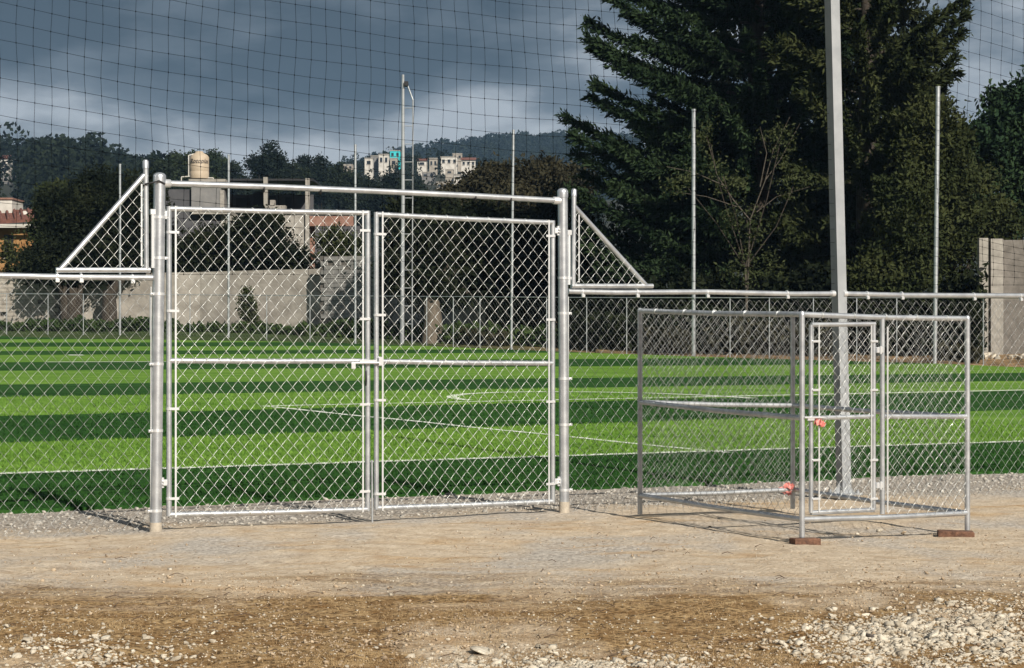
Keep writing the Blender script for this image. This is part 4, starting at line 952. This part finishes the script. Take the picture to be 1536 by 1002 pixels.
# ------------------------------------------------------------------ foliage
def cards(C, A_, L_, W_, tri=False):
    """diamond-shaped leaves: centres C, long axes A_, half lengths L_, half widths W_"""
    n = len(C); A_ = A_ / (np.linalg.norm(A_, axis=1, keepdims=True) + 1e-9); R = RNG.normal(size=(n, 3)); Bx = np.cross(A_, R); Bx /= np.linalg.norm(Bx, axis=1, keepdims=True) + 1e-9
    a = A_ * L_[:, None]; b = Bx * W_[:, None]
    V = np.stack([C - a, C + b - a * .1, C + a, C - b - a * .1], 1).reshape(-1, 3)
    return V, np.arange(4 * n).reshape(-1, 4)
def tree_thing(name, base, label, cat='tree', group=None): return empty(name, base, label, cat, group)
def conifer(name, label, base, H, tips, nb, spread, leafm, seed, leafL=(.09, .20), tw_n=34, droop=.25, low_h=.06):
    rg = np.random.default_rng(seed); o = tree_thing(name, base, label); base = Vector(base)
    MB().path([base - ZV * .3, base + ZV * H * .3, base + ZV * H * .7, base + ZV * H * .98], [H * .026, H * .02, H * .01, .03], 10).build('trunk', M['bark'], o)
    br = []
    for _ in range(nb):
        f = rg.uniform(low_h, .97); az = rg.uniform(0, 2 * math.pi); ln = spread(f) * rg.uniform(.7, 1.08)
        s = np.array([base.x, base.y, base.z + H * f]); rise = rg.uniform(.12, .5) * ln
        br.append((s, s + np.array([math.cos(az) * ln, math.sin(az) * ln, rise])))
    for t, f in tips: br.append((np.array([base.x, base.y, base.z + H * f]), np.array(t)))
    Ac = []; Ax = []; Ll = []; lim = MB()
    for s, e_ in br:
        d = e_ - s; ln = np.linalg.norm(d); mid = (s + e_) / 2 - np.array([0, 0, .1 * ln])
        ts = np.linspace(0, 1, 6); pth = [(1 - t) ** 2 * s + 2 * t * (1 - t) * mid + t * t * e_ for t in ts]
        lim.path([Vector(p) for p in pth], list(np.linspace(.02 + ln * .009, .012, 6)), 5, False)
        n = int(tw_n * max(ln, 1.0)); t = rg.uniform(.12, 1.02, n) ** .8; t = np.clip(t, 0, 1.02)[:, None]
        c = (1 - t) ** 2 * s + 2 * t * (1 - t) * mid + t * t * e_; tg = 2 * (1 - t) * (mid - s) + 2 * t * (e_ - mid); tg /= np.linalg.norm(tg, axis=1, keepdims=True)
        tl = (rg.uniform(.35, 1.0, (n, 1)) * (.28 + .10 * ln * (1 - .75 * t)))
        rv = rg.normal(size=(n, 3)); rv -= (rv * tg).sum(1, keepdims=True) * tg; rv /= np.linalg.norm(rv, axis=1, keepdims=True) + 1e-9
        td = tg * .9 + rv * .75 + np.array([0, 0, -droop]) * rg.uniform(0, 1.6, (n, 1)); td /= np.linalg.norm(td, axis=1, keepdims=True)
        for q in (.25, .6, .95):
            jit = rg.normal(size=(n, 3)) * .05; Ac.append(c + td * tl * q + jit); Ax.append(td + rg.normal(size=(n, 3)) * .35); Ll.append(rg.uniform(*leafL, n) * (1.1 - .3 * q))
    Ac = np.concatenate(Ac); Ax = np.concatenate(Ax); Ll = np.concatenate(Ll)
    V, Fc = cards(Ac, Ax, Ll, Ll * rg.uniform(.22, .42, len(Ll)))
    lim.build('limbs', M['bark'], o); link('crown', mesh_np(V, Fc), leafm, o); return o
def leafy(name, label, base, trunk_h, lobes, leafm, seed, dens=26, leaf=(.10, .22), clump=.55, trunk_r=.16, barkm=None, cat='tree', group=None, stems=None, up=.2):
    """broad crown: leaf clumps spread through several uneven lobes (centre, radii)"""
    rg = np.random.default_rng(seed); base = Vector(base); o = tree_thing(name, base, label, cat, group); barkm = barkm or M['bark']
    lb_ = MB(); tb = MB(); topc = Vector(np.mean([np.array(l[0]) for l in lobes], 0)); kn = base + ZV * trunk_h
    tb.path([base - ZV * .3, base + ZV * trunk_h * .5 + Vector((rg.uniform(-.1, .1), 0, 0)), kn], [trunk_r * 1.2, trunk_r, trunk_r * .85], 9)
    for c, r in lobes:
        c = Vector(c); m_ = kn.lerp(c, .5) + Vector(rg.normal(size=3)) * .15
        lb_.path([kn - ZV * .1, m_, c], [min(trunk_r * .6, .12), min(trunk_r * .35, .06), .02], 6, False)
    for s_ in (stems or []): tb.path(s_[0], s_[1], 7)
    tb.build('trunk', barkm, o); lb_.build('limbs', M['bark'], o)
    Cs = []; As = []; Ls = []
    for c, r in lobes:
        c = np.array(c, float); r = np.array(r, float); n = max(6, int(dens * (r[0] * r[1] * r[2]) ** .667 / clump ** 1.2 * 1.15))
        dirs = rg.normal(size=(n, 3)); dirs /= np.linalg.norm(dirs, axis=1, keepdims=True); rad = rg.uniform(.35, 1.0, (n, 1)) ** .5 * rg.uniform(.8, 1.12, (n, 1))
        cc = c + dirs * rad * r; k = 48
        pts = cc[:, None, :] + rg.normal(size=(n, k, 3)) * clump * np.array([.42, .42, .32]); pts = pts.reshape(-1, 3)
        ax = rg.normal(size=pts.shape) + np.repeat(dirs, k, 0) * .6 + np.array([0, 0, up]); Cs.append(pts); As.append(ax); Ls.append(rg.uniform(*leaf, len(pts)))
    Cs = np.concatenate(Cs); As = np.concatenate(As); Ls = np.concatenate(Ls) * .68
    V, Fc = cards(Cs, As, Ls, Ls * .45); link('crown', mesh_np(V, Fc), leafm, o); return o
def lobe(px, py, z, rx, ry=None, rz=None):
    """lobe given by photo position and radius in photo pixels at depth z"""
    p = P(px, py, z); k = z / F; return ((p.x, p.y, p.z), (rx * k, (ry or rx) * k, (rz or rx) * k))
def gbase(px, z): x = (px - 768) / F * z; return (x, z, G(x, z))

# big conifer: sweeping limbs on its open side
zc = zb(1120) + 13
def tp(px, py, dz=0.0): return tuple(P(px, py, zc + dz))
TIPS = [(tp(917, -2, -1), .52), (tp(905, -18, 1), .60), (tp(886, 36, 0), .48), (tp(884, 58, -1), .44), (tp(940, 20, 2), .5), (tp(893, 75, 1), .40), (tp(895, 127, -.5), .36), (tp(889, 147, 1), .32), (tp(851, 176, 0), .28), (tp(862, 205, -1), .24),
        (tp(866, 232, 1), .2), (tp(878, 262, 0), .17), (tp(858, 285, -2), .14), (tp(870, 330, -1), .1), (tp(880, 370, -2), .08), (tp(900, 405, -2), .06), (tp(930, 95, -3), .42), (tp(940, 170, -3), .34), (tp(915, 215, -3), .26), (tp(925, 280, -4), .2), (tp(960, 340, -5), .12), (tp(960, 60, -3), .5), (tp(985, 15, -3), .58),
        (tp(1000, 120, -5), .42), (tp(1030, 230, -6), .3), (tp(1060, 320, -6), .18), (tp(1100, 180, -6), .36), (tp(1010, 400, -5), .07), (tp(1090, 410, -6), .06)]
def spr(f): return 5.6 * (1 - .45 * f) if f > .12 else 4.5
conifer('conifer_tree', 'huge dark conifer with long limbs sweeping up over the pitch edge', gbase(1135, zc), 21.0, TIPS, 230, spr, M['conifer'], 11, tw_n=80)
zc2 = zb(1300) + 10
def tp2(px, py, dz=0.0): return tuple(P(px, py, zc2 + dz))
conifer('conifer_tree', 'second tall conifer with feathery olive tinted twigs behind the square net pole', gbase(1300, zc2), 18.5, [(tp2(1447, 20), .5), (tp2(1440, 50), .46), (tp2(1452, -5), .55), (tp2(1432, 85), .4), (tp2(1420, 120), .36), (tp2(1400, 60, -2), .42), (tp2(1440, 190, -1), .3), (tp2(1390, 260, -3), .2), (tp2(1380, 350, -3), .1), (tp2(1330, 400, -4), .06), (tp2(1240, 420, -4), .05), (tp2(1430, 300, -1), .15), (tp2(1290, 40, -4), .5), (tp2(1310, 120, -4), .4), (tp2(1280, 200, -4.5), .3), (tp2(1320, 270, -4.5), .2), (tp2(1340, 10, -3), .55), (tp2(1260, -20, -3), .6), (tp2(1300, 330, -4.5), .12), (tp2(1345, 180, -4), .33)], 165, lambda f: 4.1 * (1 - .4 * f), M['olive'], 12, tw_n=72, droop=.4, low_h=.03)
zo3 = zb(1420) + 5
leafy('olive_tree', 'bushy olive-green tree growing in front of the brick wall corner', gbase(1440, zo3 + 3), 2.0, [lobe(1400, 210, zo3 + 2, 50, 45, 70), lobe(1430, 290, zo3 + 2, 60, 50, 70), lobe(1480, 330, zo3 + 4, 50, 45, 40), lobe(1370, 330, zo3 + 1, 55, 50, 80), lobe(1330, 420, zo3 + 1, 60, 45, 55), lobe(1420, 390, zo3 + 2, 50, 40, 60)], M['olive'], 13, leaf=(.08, .18), dens=30)
zq = zb(1530) + 24
leafy('broadleaf_tree', 'rounded deep green tree rising behind the brick wall', gbase(1530, zq), 3.0, [lobe(1490, 215, zq, 48, 45, 55), lobe(1545, 175, zq, 45, 45, 55), lobe(1500, 300, zq, 70, 50, 60), lobe(1580, 280, zq, 70, 50, 90), lobe(1500, 150, zq + 3, 22, 22, 18)], M['broad'], 14, leaf=(.12, .26))
zk3 = zb(1180) + 24  # added dark backing tree: keeps sky from showing through the conifers
leafy('dark_tree', 'added black-green backing tree filling the gap behind the two conifers', gbase(1200, zk3), 4.0, [lobe(1000, 330, zk3, 75, 50, 80), lobe(1090, 250, zk3, 80, 50, 90), lobe(1190, 200, zk3, 80, 50, 110), lobe(1290, 220, zk3, 70, 50, 100), lobe(1200, 340, zk3, 90, 50, 80), lobe(1300, 350, zk3, 80, 50, 80), lobe(1130, 90, zk3, 70, 50, 110), lobe(1240, 60, zk3, 70, 50, 100), lobe(1330, 80, zk3, 60, 50, 100), lobe(1370, 210, zk3, 55, 50, 90), lobe(1150, -40, zk3, 80, 50, 90), lobe(1280, -60, zk3, 80, 50, 90)], M['darkleaf'], 16, dens=12, leaf=(.16, .32), clump=.9, trunk_r=.3)
# shrub with bare pale branches in front of the conifer
zs = zb(1110) + 4.0
sb = gbase(1118, zs)
def bp_(px, py, dz=0): return P(px, py, zs + dz)
stems = [([Vector(sb), bp_(1125, 330), bp_(1148, 270), bp_(1160, 225), bp_(1185, 175)], [.035, .024, .017, .012, .006]), ([bp_(1125, 330), bp_(1100, 300), bp_(1075, 262), bp_(1066, 215)], [.025, .02, .014, .007]), ([bp_(1148, 270), bp_(1170, 240), bp_(1200, 185)], [.018, .012, .006]),
         ([bp_(1135, 318), bp_(1165, 295), bp_(1215, 280)], [.02, .012, .006]), ([bp_(1105, 310), bp_(1060, 295), bp_(1015, 288)], [.018, .012, .006]), ([bp_(1090, 280), bp_(1040, 258), bp_(1000, 250)], [.02, .014, .008]), ([bp_(1140, 280, -.5), bp_(1150, 230, -.5), bp_(1140, 190, -.5)], [.02, .014, .008])]
leafy('bare_shrub', 'spindly shrub with pale forked branches and thin leaves before the big conifer', sb, 3.0, [lobe(1120, 330, zs, 36, 34, 38), lobe(1085, 265, zs, 30, 26, 36), lobe(1170, 215, zs, 30, 26, 30), lobe(1130, 400, zs, 40, 34, 30), lobe(1060, 205, zs, 22, 20, 26), lobe(1030, 280, zs, 26, 22, 22), lobe(1190, 280, zs, 26, 22, 22)], M['shrubleaf'], 15, dens=8, leaf=(.06, .13), clump=.5, trunk_r=.04, barkm=M['bark_grey'], cat='shrub', stems=stems)
# undergrowth below the conifers
def undergrowth(name, label, spots, m_, seed, leaf=(.09, .2), cat='undergrowth'):
    rg = np.random.default_rng(seed); Cs = []
    for px0, px1, y0, y1, off, n in spots:
        px = rg.uniform(px0, px1, n); cl = .5 * vnoise(px * .017, px * 0 + seed, 3) + .3 * vnoise(px * .11, px * 0 + seed, 5) + .25 * vnoise(px * .4, px * 0 + seed, 6); py = y1 - (y1 - y0) * rg.uniform(0, 1, n) ** .8 * (.45 + .75 * cl); zz = np.interp(px, [a for a, _ in BPX][::-1], [b[2] for b in BUN][::-1]) + off + rg.uniform(-1.2, 1.8, n)
        Cs.append(np.stack([(px - 768) / F * zz, zz, CH + (HOR - py) / F * zz], -1))
    Cs = np.concatenate(Cs); ax = rg.normal(size=Cs.shape) + np.array([0, 0, .5]); l = rg.uniform(*leaf, len(Cs)); V, Fc = cards(Cs, ax, l, l * .45)
    o = link(name, mesh_np(V, Fc), m_); return tag(o, label, cat, None, 'stuff')
undergrowth('undergrowth', 'dense dark undergrowth, partly standing in for shade, behind the low fence under the conifers', [(850, 1480, 400, 528, 5.5, 16000), (850, 1250, 455, 532, 4.0, 5000), (1200, 1475, 440, 538, 4.5, 6000)], M['darkleaf'], 31)  # near-black leaves also stand for the band of shade under the conifers
undergrowth('brown_undergrowth', 'reddish brown dry brush at the foot of the low fence', [(965, 1040, 490, 527, 3.0, 1100), (1060, 1270, 480, 535, 3.0, 1300), (1400, 1470, 515, 545, 2.5, 500), (690, 760, 490, 520, 4, 500)], M['brownleaf'], 32)
undergrowth('weeds', 'low green weeds growing along the foot of the plastered wall', [(-60, 260, 474, 506, 5.5, 6500), (255, 580, 477, 511, 5.5, 7000), (580, 860, 480, 522, 5.0, 5000)], M['weed'], 33, leaf=(.07, .16))
leafy('bush', 'small leafy sapling standing alone against the plastered wall', gbase(372, zb(372) + 9.5), .4, [lobe(372, 462, zb(372) + 9.5, 12, 10, 20), lobe(380, 475, zb(372) + 9.5, 12, 10, 10), lobe(368, 440, zb(372) + 9.5, 6, 6, 10)], M['shrubleaf'], 34, leaf=(.07, .15), clump=.3, trunk_r=.03, cat='sapling')
# trees on the house side
zt1 = zb(110) + 10.0
leafy('bush', 'straggly olive bush growing against the orange house wall', gbase(40, zt1 + 12), 1.5, [lobe(52, 372, zt1 + 12, 20, 18, 28), lobe(24, 398, zt1 + 12, 24, 18, 20), lobe(8, 376, zt1 + 12, 10, 10, 22), lobe(62, 345, zt1 + 12, 14, 12, 14)], M['olive'], 49, dens=12, leaf=(.12, .24), cat='bush')
leafy('dark_tree', 'dark tree with forked black trunk beside the slanted panel', gbase(108, zt1), 1.6, [lobe(95, 390, zt1, 45, 40, 40), lobe(120, 335, zt1 + 1, 55, 45, 55), lobe(85, 318, zt1 + 2, 32, 30, 36), lobe(60, 395, zt1 + 2, 30, 30, 30), lobe(150, 300, zt1 + 2, 45, 40, 45)], M['darkleaf'], 41, dens=32, leaf=(.10, .22), trunk_r=.36, clump=.6,
      stems=[([Vector(gbase(100, zt1)), P(97, 440, zt1), P(88, 410, zt1), P(70, 380, zt1)], [.32, .28, .2, .1]), ([Vector(gbase(116, zt1)), P(118, 440, zt1), P(128, 405, zt1)], [.25, .2, .1])])
leafy('olive_tree', 'sunlit olive-coloured treetop between the orange house and the dark tree', gbase(72, zt1 + 14), 4.0, [lobe(85, 300, zt1 + 12, 28, 28, 26), lobe(108, 320, zt1 + 12, 22, 22, 30), lobe(66, 340, zt1 + 12, 16, 16, 25)], M['olive'], 42, leaf=(.12, .24))
leafy('dark_tree', 'dark spreading tree with single leaning trunk beside the gate post', gbase(163, zt1 - .5), 1.5, [lobe(175, 390, zt1, 50, 40, 36), lobe(190, 330, zt1 + 1, 50, 45, 60), lobe(225, 370, zt1 + 1, 42, 40, 46), lobe(205, 295, zt1 + 2, 40, 36, 36)], M['darkleaf'], 43, dens=32, trunk_r=.36, clump=.6,
      stems=[([Vector(gbase(163, zt1 - .5)), P(166, 440, zt1 - .5), P(185, 415, zt1 - .5), P(212, 405, zt1)], [.34, .3, .2, .08])])
zbu = zb(360) + 16
leafy('bush', 'wide dark bush spilling over the top of the plastered wall', gbase(350, zbu), 2.2, [lobe(330, 380, zbu, 55, 40, 42), lobe(385, 370, zbu, 55, 40, 50), lobe(390, 340, zbu + 1, 32, 30, 25), lobe(435, 395, zbu, 30, 30, 26), lobe(285, 390, zbu, 40, 34, 30), lobe(255, 400, zbu, 36, 30, 25)], M['darkleaf'], 44, dens=34, leaf=(.10, .2), cat='bush')
leafy('bush', 'green shrub in the dark doorway under the reddish lintel', gbase(505, zbu + 6), 2.0, [lobe(505, 372, zbu + 8, 30, 26, 30), lobe(525, 385, zbu + 7, 22, 22, 30)], M['olive'], 45, cat='bush', leaf=(.1, .2))
zm = zb(650) + 7
leafy('pale_trunk_tree', 'black-crowned tree with thick pale trunk behind the closed gate leaves', gbase(647, zb(647) + 4), 1.7, [lobe(640, 390, zm, 55, 45, 50), lobe(615, 350, zm + 2, 40, 36, 55), lobe(690, 370, zm + 1, 55, 45, 55), lobe(740, 400, zm + 2, 50, 40, 50), lobe(780, 440, zm + 2, 55, 40, 60), lobe(610, 410, zm + 1, 45, 36, 30), lobe(720, 340, zm + 3, 60, 45, 40), lobe(650, 335, zm + 4, 60, 40, 40), lobe(640, 440, zm - 2, 50, 36, 34), lobe(700, 430, zm, 50, 36, 28)], M['darkleaf'], 46, dens=26, trunk_r=.38, barkm=M['bark_pale'], clump=.6)
leafy('dark_tree', 'dense black-green tree just beyond the gate post nearest the big conifer', gbase(825, zm + 4), 2.0, [lobe(815, 400, zm + 4, 60, 40, 70), lobe(850, 340, zm + 5, 55, 40, 60), lobe(880, 430, zm + 3, 55, 40, 70), lobe(800, 350, zm + 6, 50, 40, 40), lobe(850, 480, zm + 2, 50, 34, 40), lobe(760, 480, zm + 3, 50, 30, 36)], M['darkleaf'], 47, dens=26, clump=.6)
zbr = zb(780) + 55
leafy('brown_tree', 'brownish thin-leaved tree top seen over the gate crossbar', gbase(790, zbr), 5.0, [lobe(740, 280, zbr, 50, 40, 34), lobe(800, 272, zbr, 50, 40, 34), lobe(850, 280, zbr + 4, 40, 36, 36), lobe(770, 310, zbr - 4, 60, 40, 30), lobe(700, 300, zbr, 45, 40, 25)], M['brownleaf'], 48, dens=24, leaf=(.14, .3), clump=.8)
# pines in front of the hills
PN = [(246, 240, 26), (266, 228, 28), (292, 226, 30), (322, 224, 30), (348, 244, 26), (404, 216, 22), (388, 246, 28), (432, 240, 26), (456, 234, 26), (480, 234, 26), (505, 246, 24), (528, 258, 26), (556, 266, 26), (590, 262, 26), (625, 272, 24), (655, 286, 26), (210, 262, 30)]
PD = ['beside the thin pipe of the tank tower', 'showing left above the long crossbar end', 'directly behind the beige water tank', 'with lit top right beside the water tank', 'over the dark roof sheet', 'tallest of the row, with rounded stacked crown', 'low and wide under the tallest pine', 'beside the tallest pine', 'over the bare concrete column', 'over the second bare column', 'behind the reddish lintel', 'below the lone tiny cream house', 'below the white house with one window', 'below the turquoise house', 'beside the ladder pole', 'below the lowest cream house', 'behind the slanted panel top']
for i, ((px, py, w), dsc) in enumerate(zip(PN, PD)):
    z = 300 + (i * 37) % 60; lb = [lobe(px, py + w * .55, z, w * .42, w * .42, w * .5)]
    rr_ = random.Random(i)
    for k in range(6): lb.append(lobe(px + rr_.uniform(-.8, .8) * w, py + w * rr_.uniform(.9, 2.6), z + rr_.uniform(-2, 2), w * rr_.uniform(.5, .8), w * .5, w * .5))
    leafy('pine_tree', 'dark pine ' + dsc, gbase(px, z), 3, lb, M['pine'] if i in (1, 2, 3) else M['forest'], 60 + i, dens=13, leaf=(.24, .48), clump=1.1, trunk_r=.2, group='pines behind the buildings')
# woods on the hills: one mass each
def woods(name, hillname, n, hlo, hhi, label, m_, leafn, dlo=.15, dhi=1.08, pxr=None, leafr=.16, avoid=()):
    hf, d0, d1, a, b = HILLS[hillname]; a, b = pxr or (a, b); px = RNG.uniform(a, b, n); t = RNG.uniform(dlo, dhi, n); d = d0 + (d1 - d0) * t
    keep = np.ones(n, bool)
    for (q0, q1, dd) in avoid: keep &= ~((px > q0) & (px < q1) & (d < dd + 14) & (d > dd - 50))
    px = px[keep]; d = d[keep]; n = len(px)
    xw = (px - 768) / F * d; zw = hf(px, d); h = RNG.uniform(hlo, hhi, n) * (.6 + .6 * vnoise(px * .05, d * .08, 4))
    k = leafn; dirs = RNG.normal(size=(n, k, 3)); dirs /= np.linalg.norm(dirs, axis=2, keepdims=True); v = RNG.uniform(0, 1, (n, k))
    prof = np.where((RNG.uniform(size=n) < .45)[:, None], .10 + .36 * (1 - v), .42 * np.sqrt(np.clip(1 - (2 * v - .85) ** 2 / 1.35, .02, 1)))
    rad = prof * h[:, None] * RNG.uniform(.6, 1.05, (n, k)) ** .7; ang = RNG.uniform(0, 6.283, (n, k))
    C_ = np.stack([xw[:, None] + rad * np.cos(ang), d[:, None] + rad * np.sin(ang), zw[:, None] + h[:, None] * (.08 + .92 * v)], -1).reshape(-1, 3)
    l = (np.repeat(h, k) * RNG.uniform(.7, 1.3, n * k) * leafr); V, Fc = cards(C_, RNG.normal(size=C_.shape), l, l * .6)
    o = link(name, mesh_np(V, Fc), m_); return tag(o, label, 'woods', None, 'stuff')
av = [(h[0] - 2, h[1] + 2, h[4]) for h in HH] + [(-16, 48, q) for q in (530, 490, 450)]
woods('woods', 'hill', 950, 8, 14, 'dark mixed woods covering the nearer hill behind the orange house', M['forest'], 170, .42, 1.08, pxr=(-60, 430), leafr=.05, avoid=av)
woods('woods', 'village_hill', 1000, 3.5, 6.5, 'dark woods around the hillside village', M['forest'], 110, .2, 1.08, pxr=(400, 900), leafr=.055, avoid=av)
woods('woods', 'far_hill', 5200, 6, 9, 'blue hazy woods covering the far ridge', M['forest'], 30, .45, 1.04, pxr=(380, 960), leafr=.14)

# ------------------------------------------------------------------ haze
hz = MB().box((0, 1050, 114), (4900, 2220, 236)).mesh(); hm = bpy.data.materials.new('haze'); hm.use_nodes = True
hn = hm.node_tree; hn.nodes.clear(); ho = hn.nodes.new('ShaderNodeOutputMaterial'); hv = hn.nodes.new('ShaderNodeVolumePrincipled')
hv.inputs['Color'].default_value = (0.40, 0.66, 1.0, 1); hv.inputs['Density'].default_value = 0.00011; hv.inputs['Anisotropy'].default_value = 0.0
hn.links.new(hv.outputs['Volume'], ho.inputs['Volume'])
h_ = link('haze', hz, hm); h_['kind'] = 'stuff'; h_['label'] = 'thin bluish air over the whole valley'; h_['category'] = 'haze'
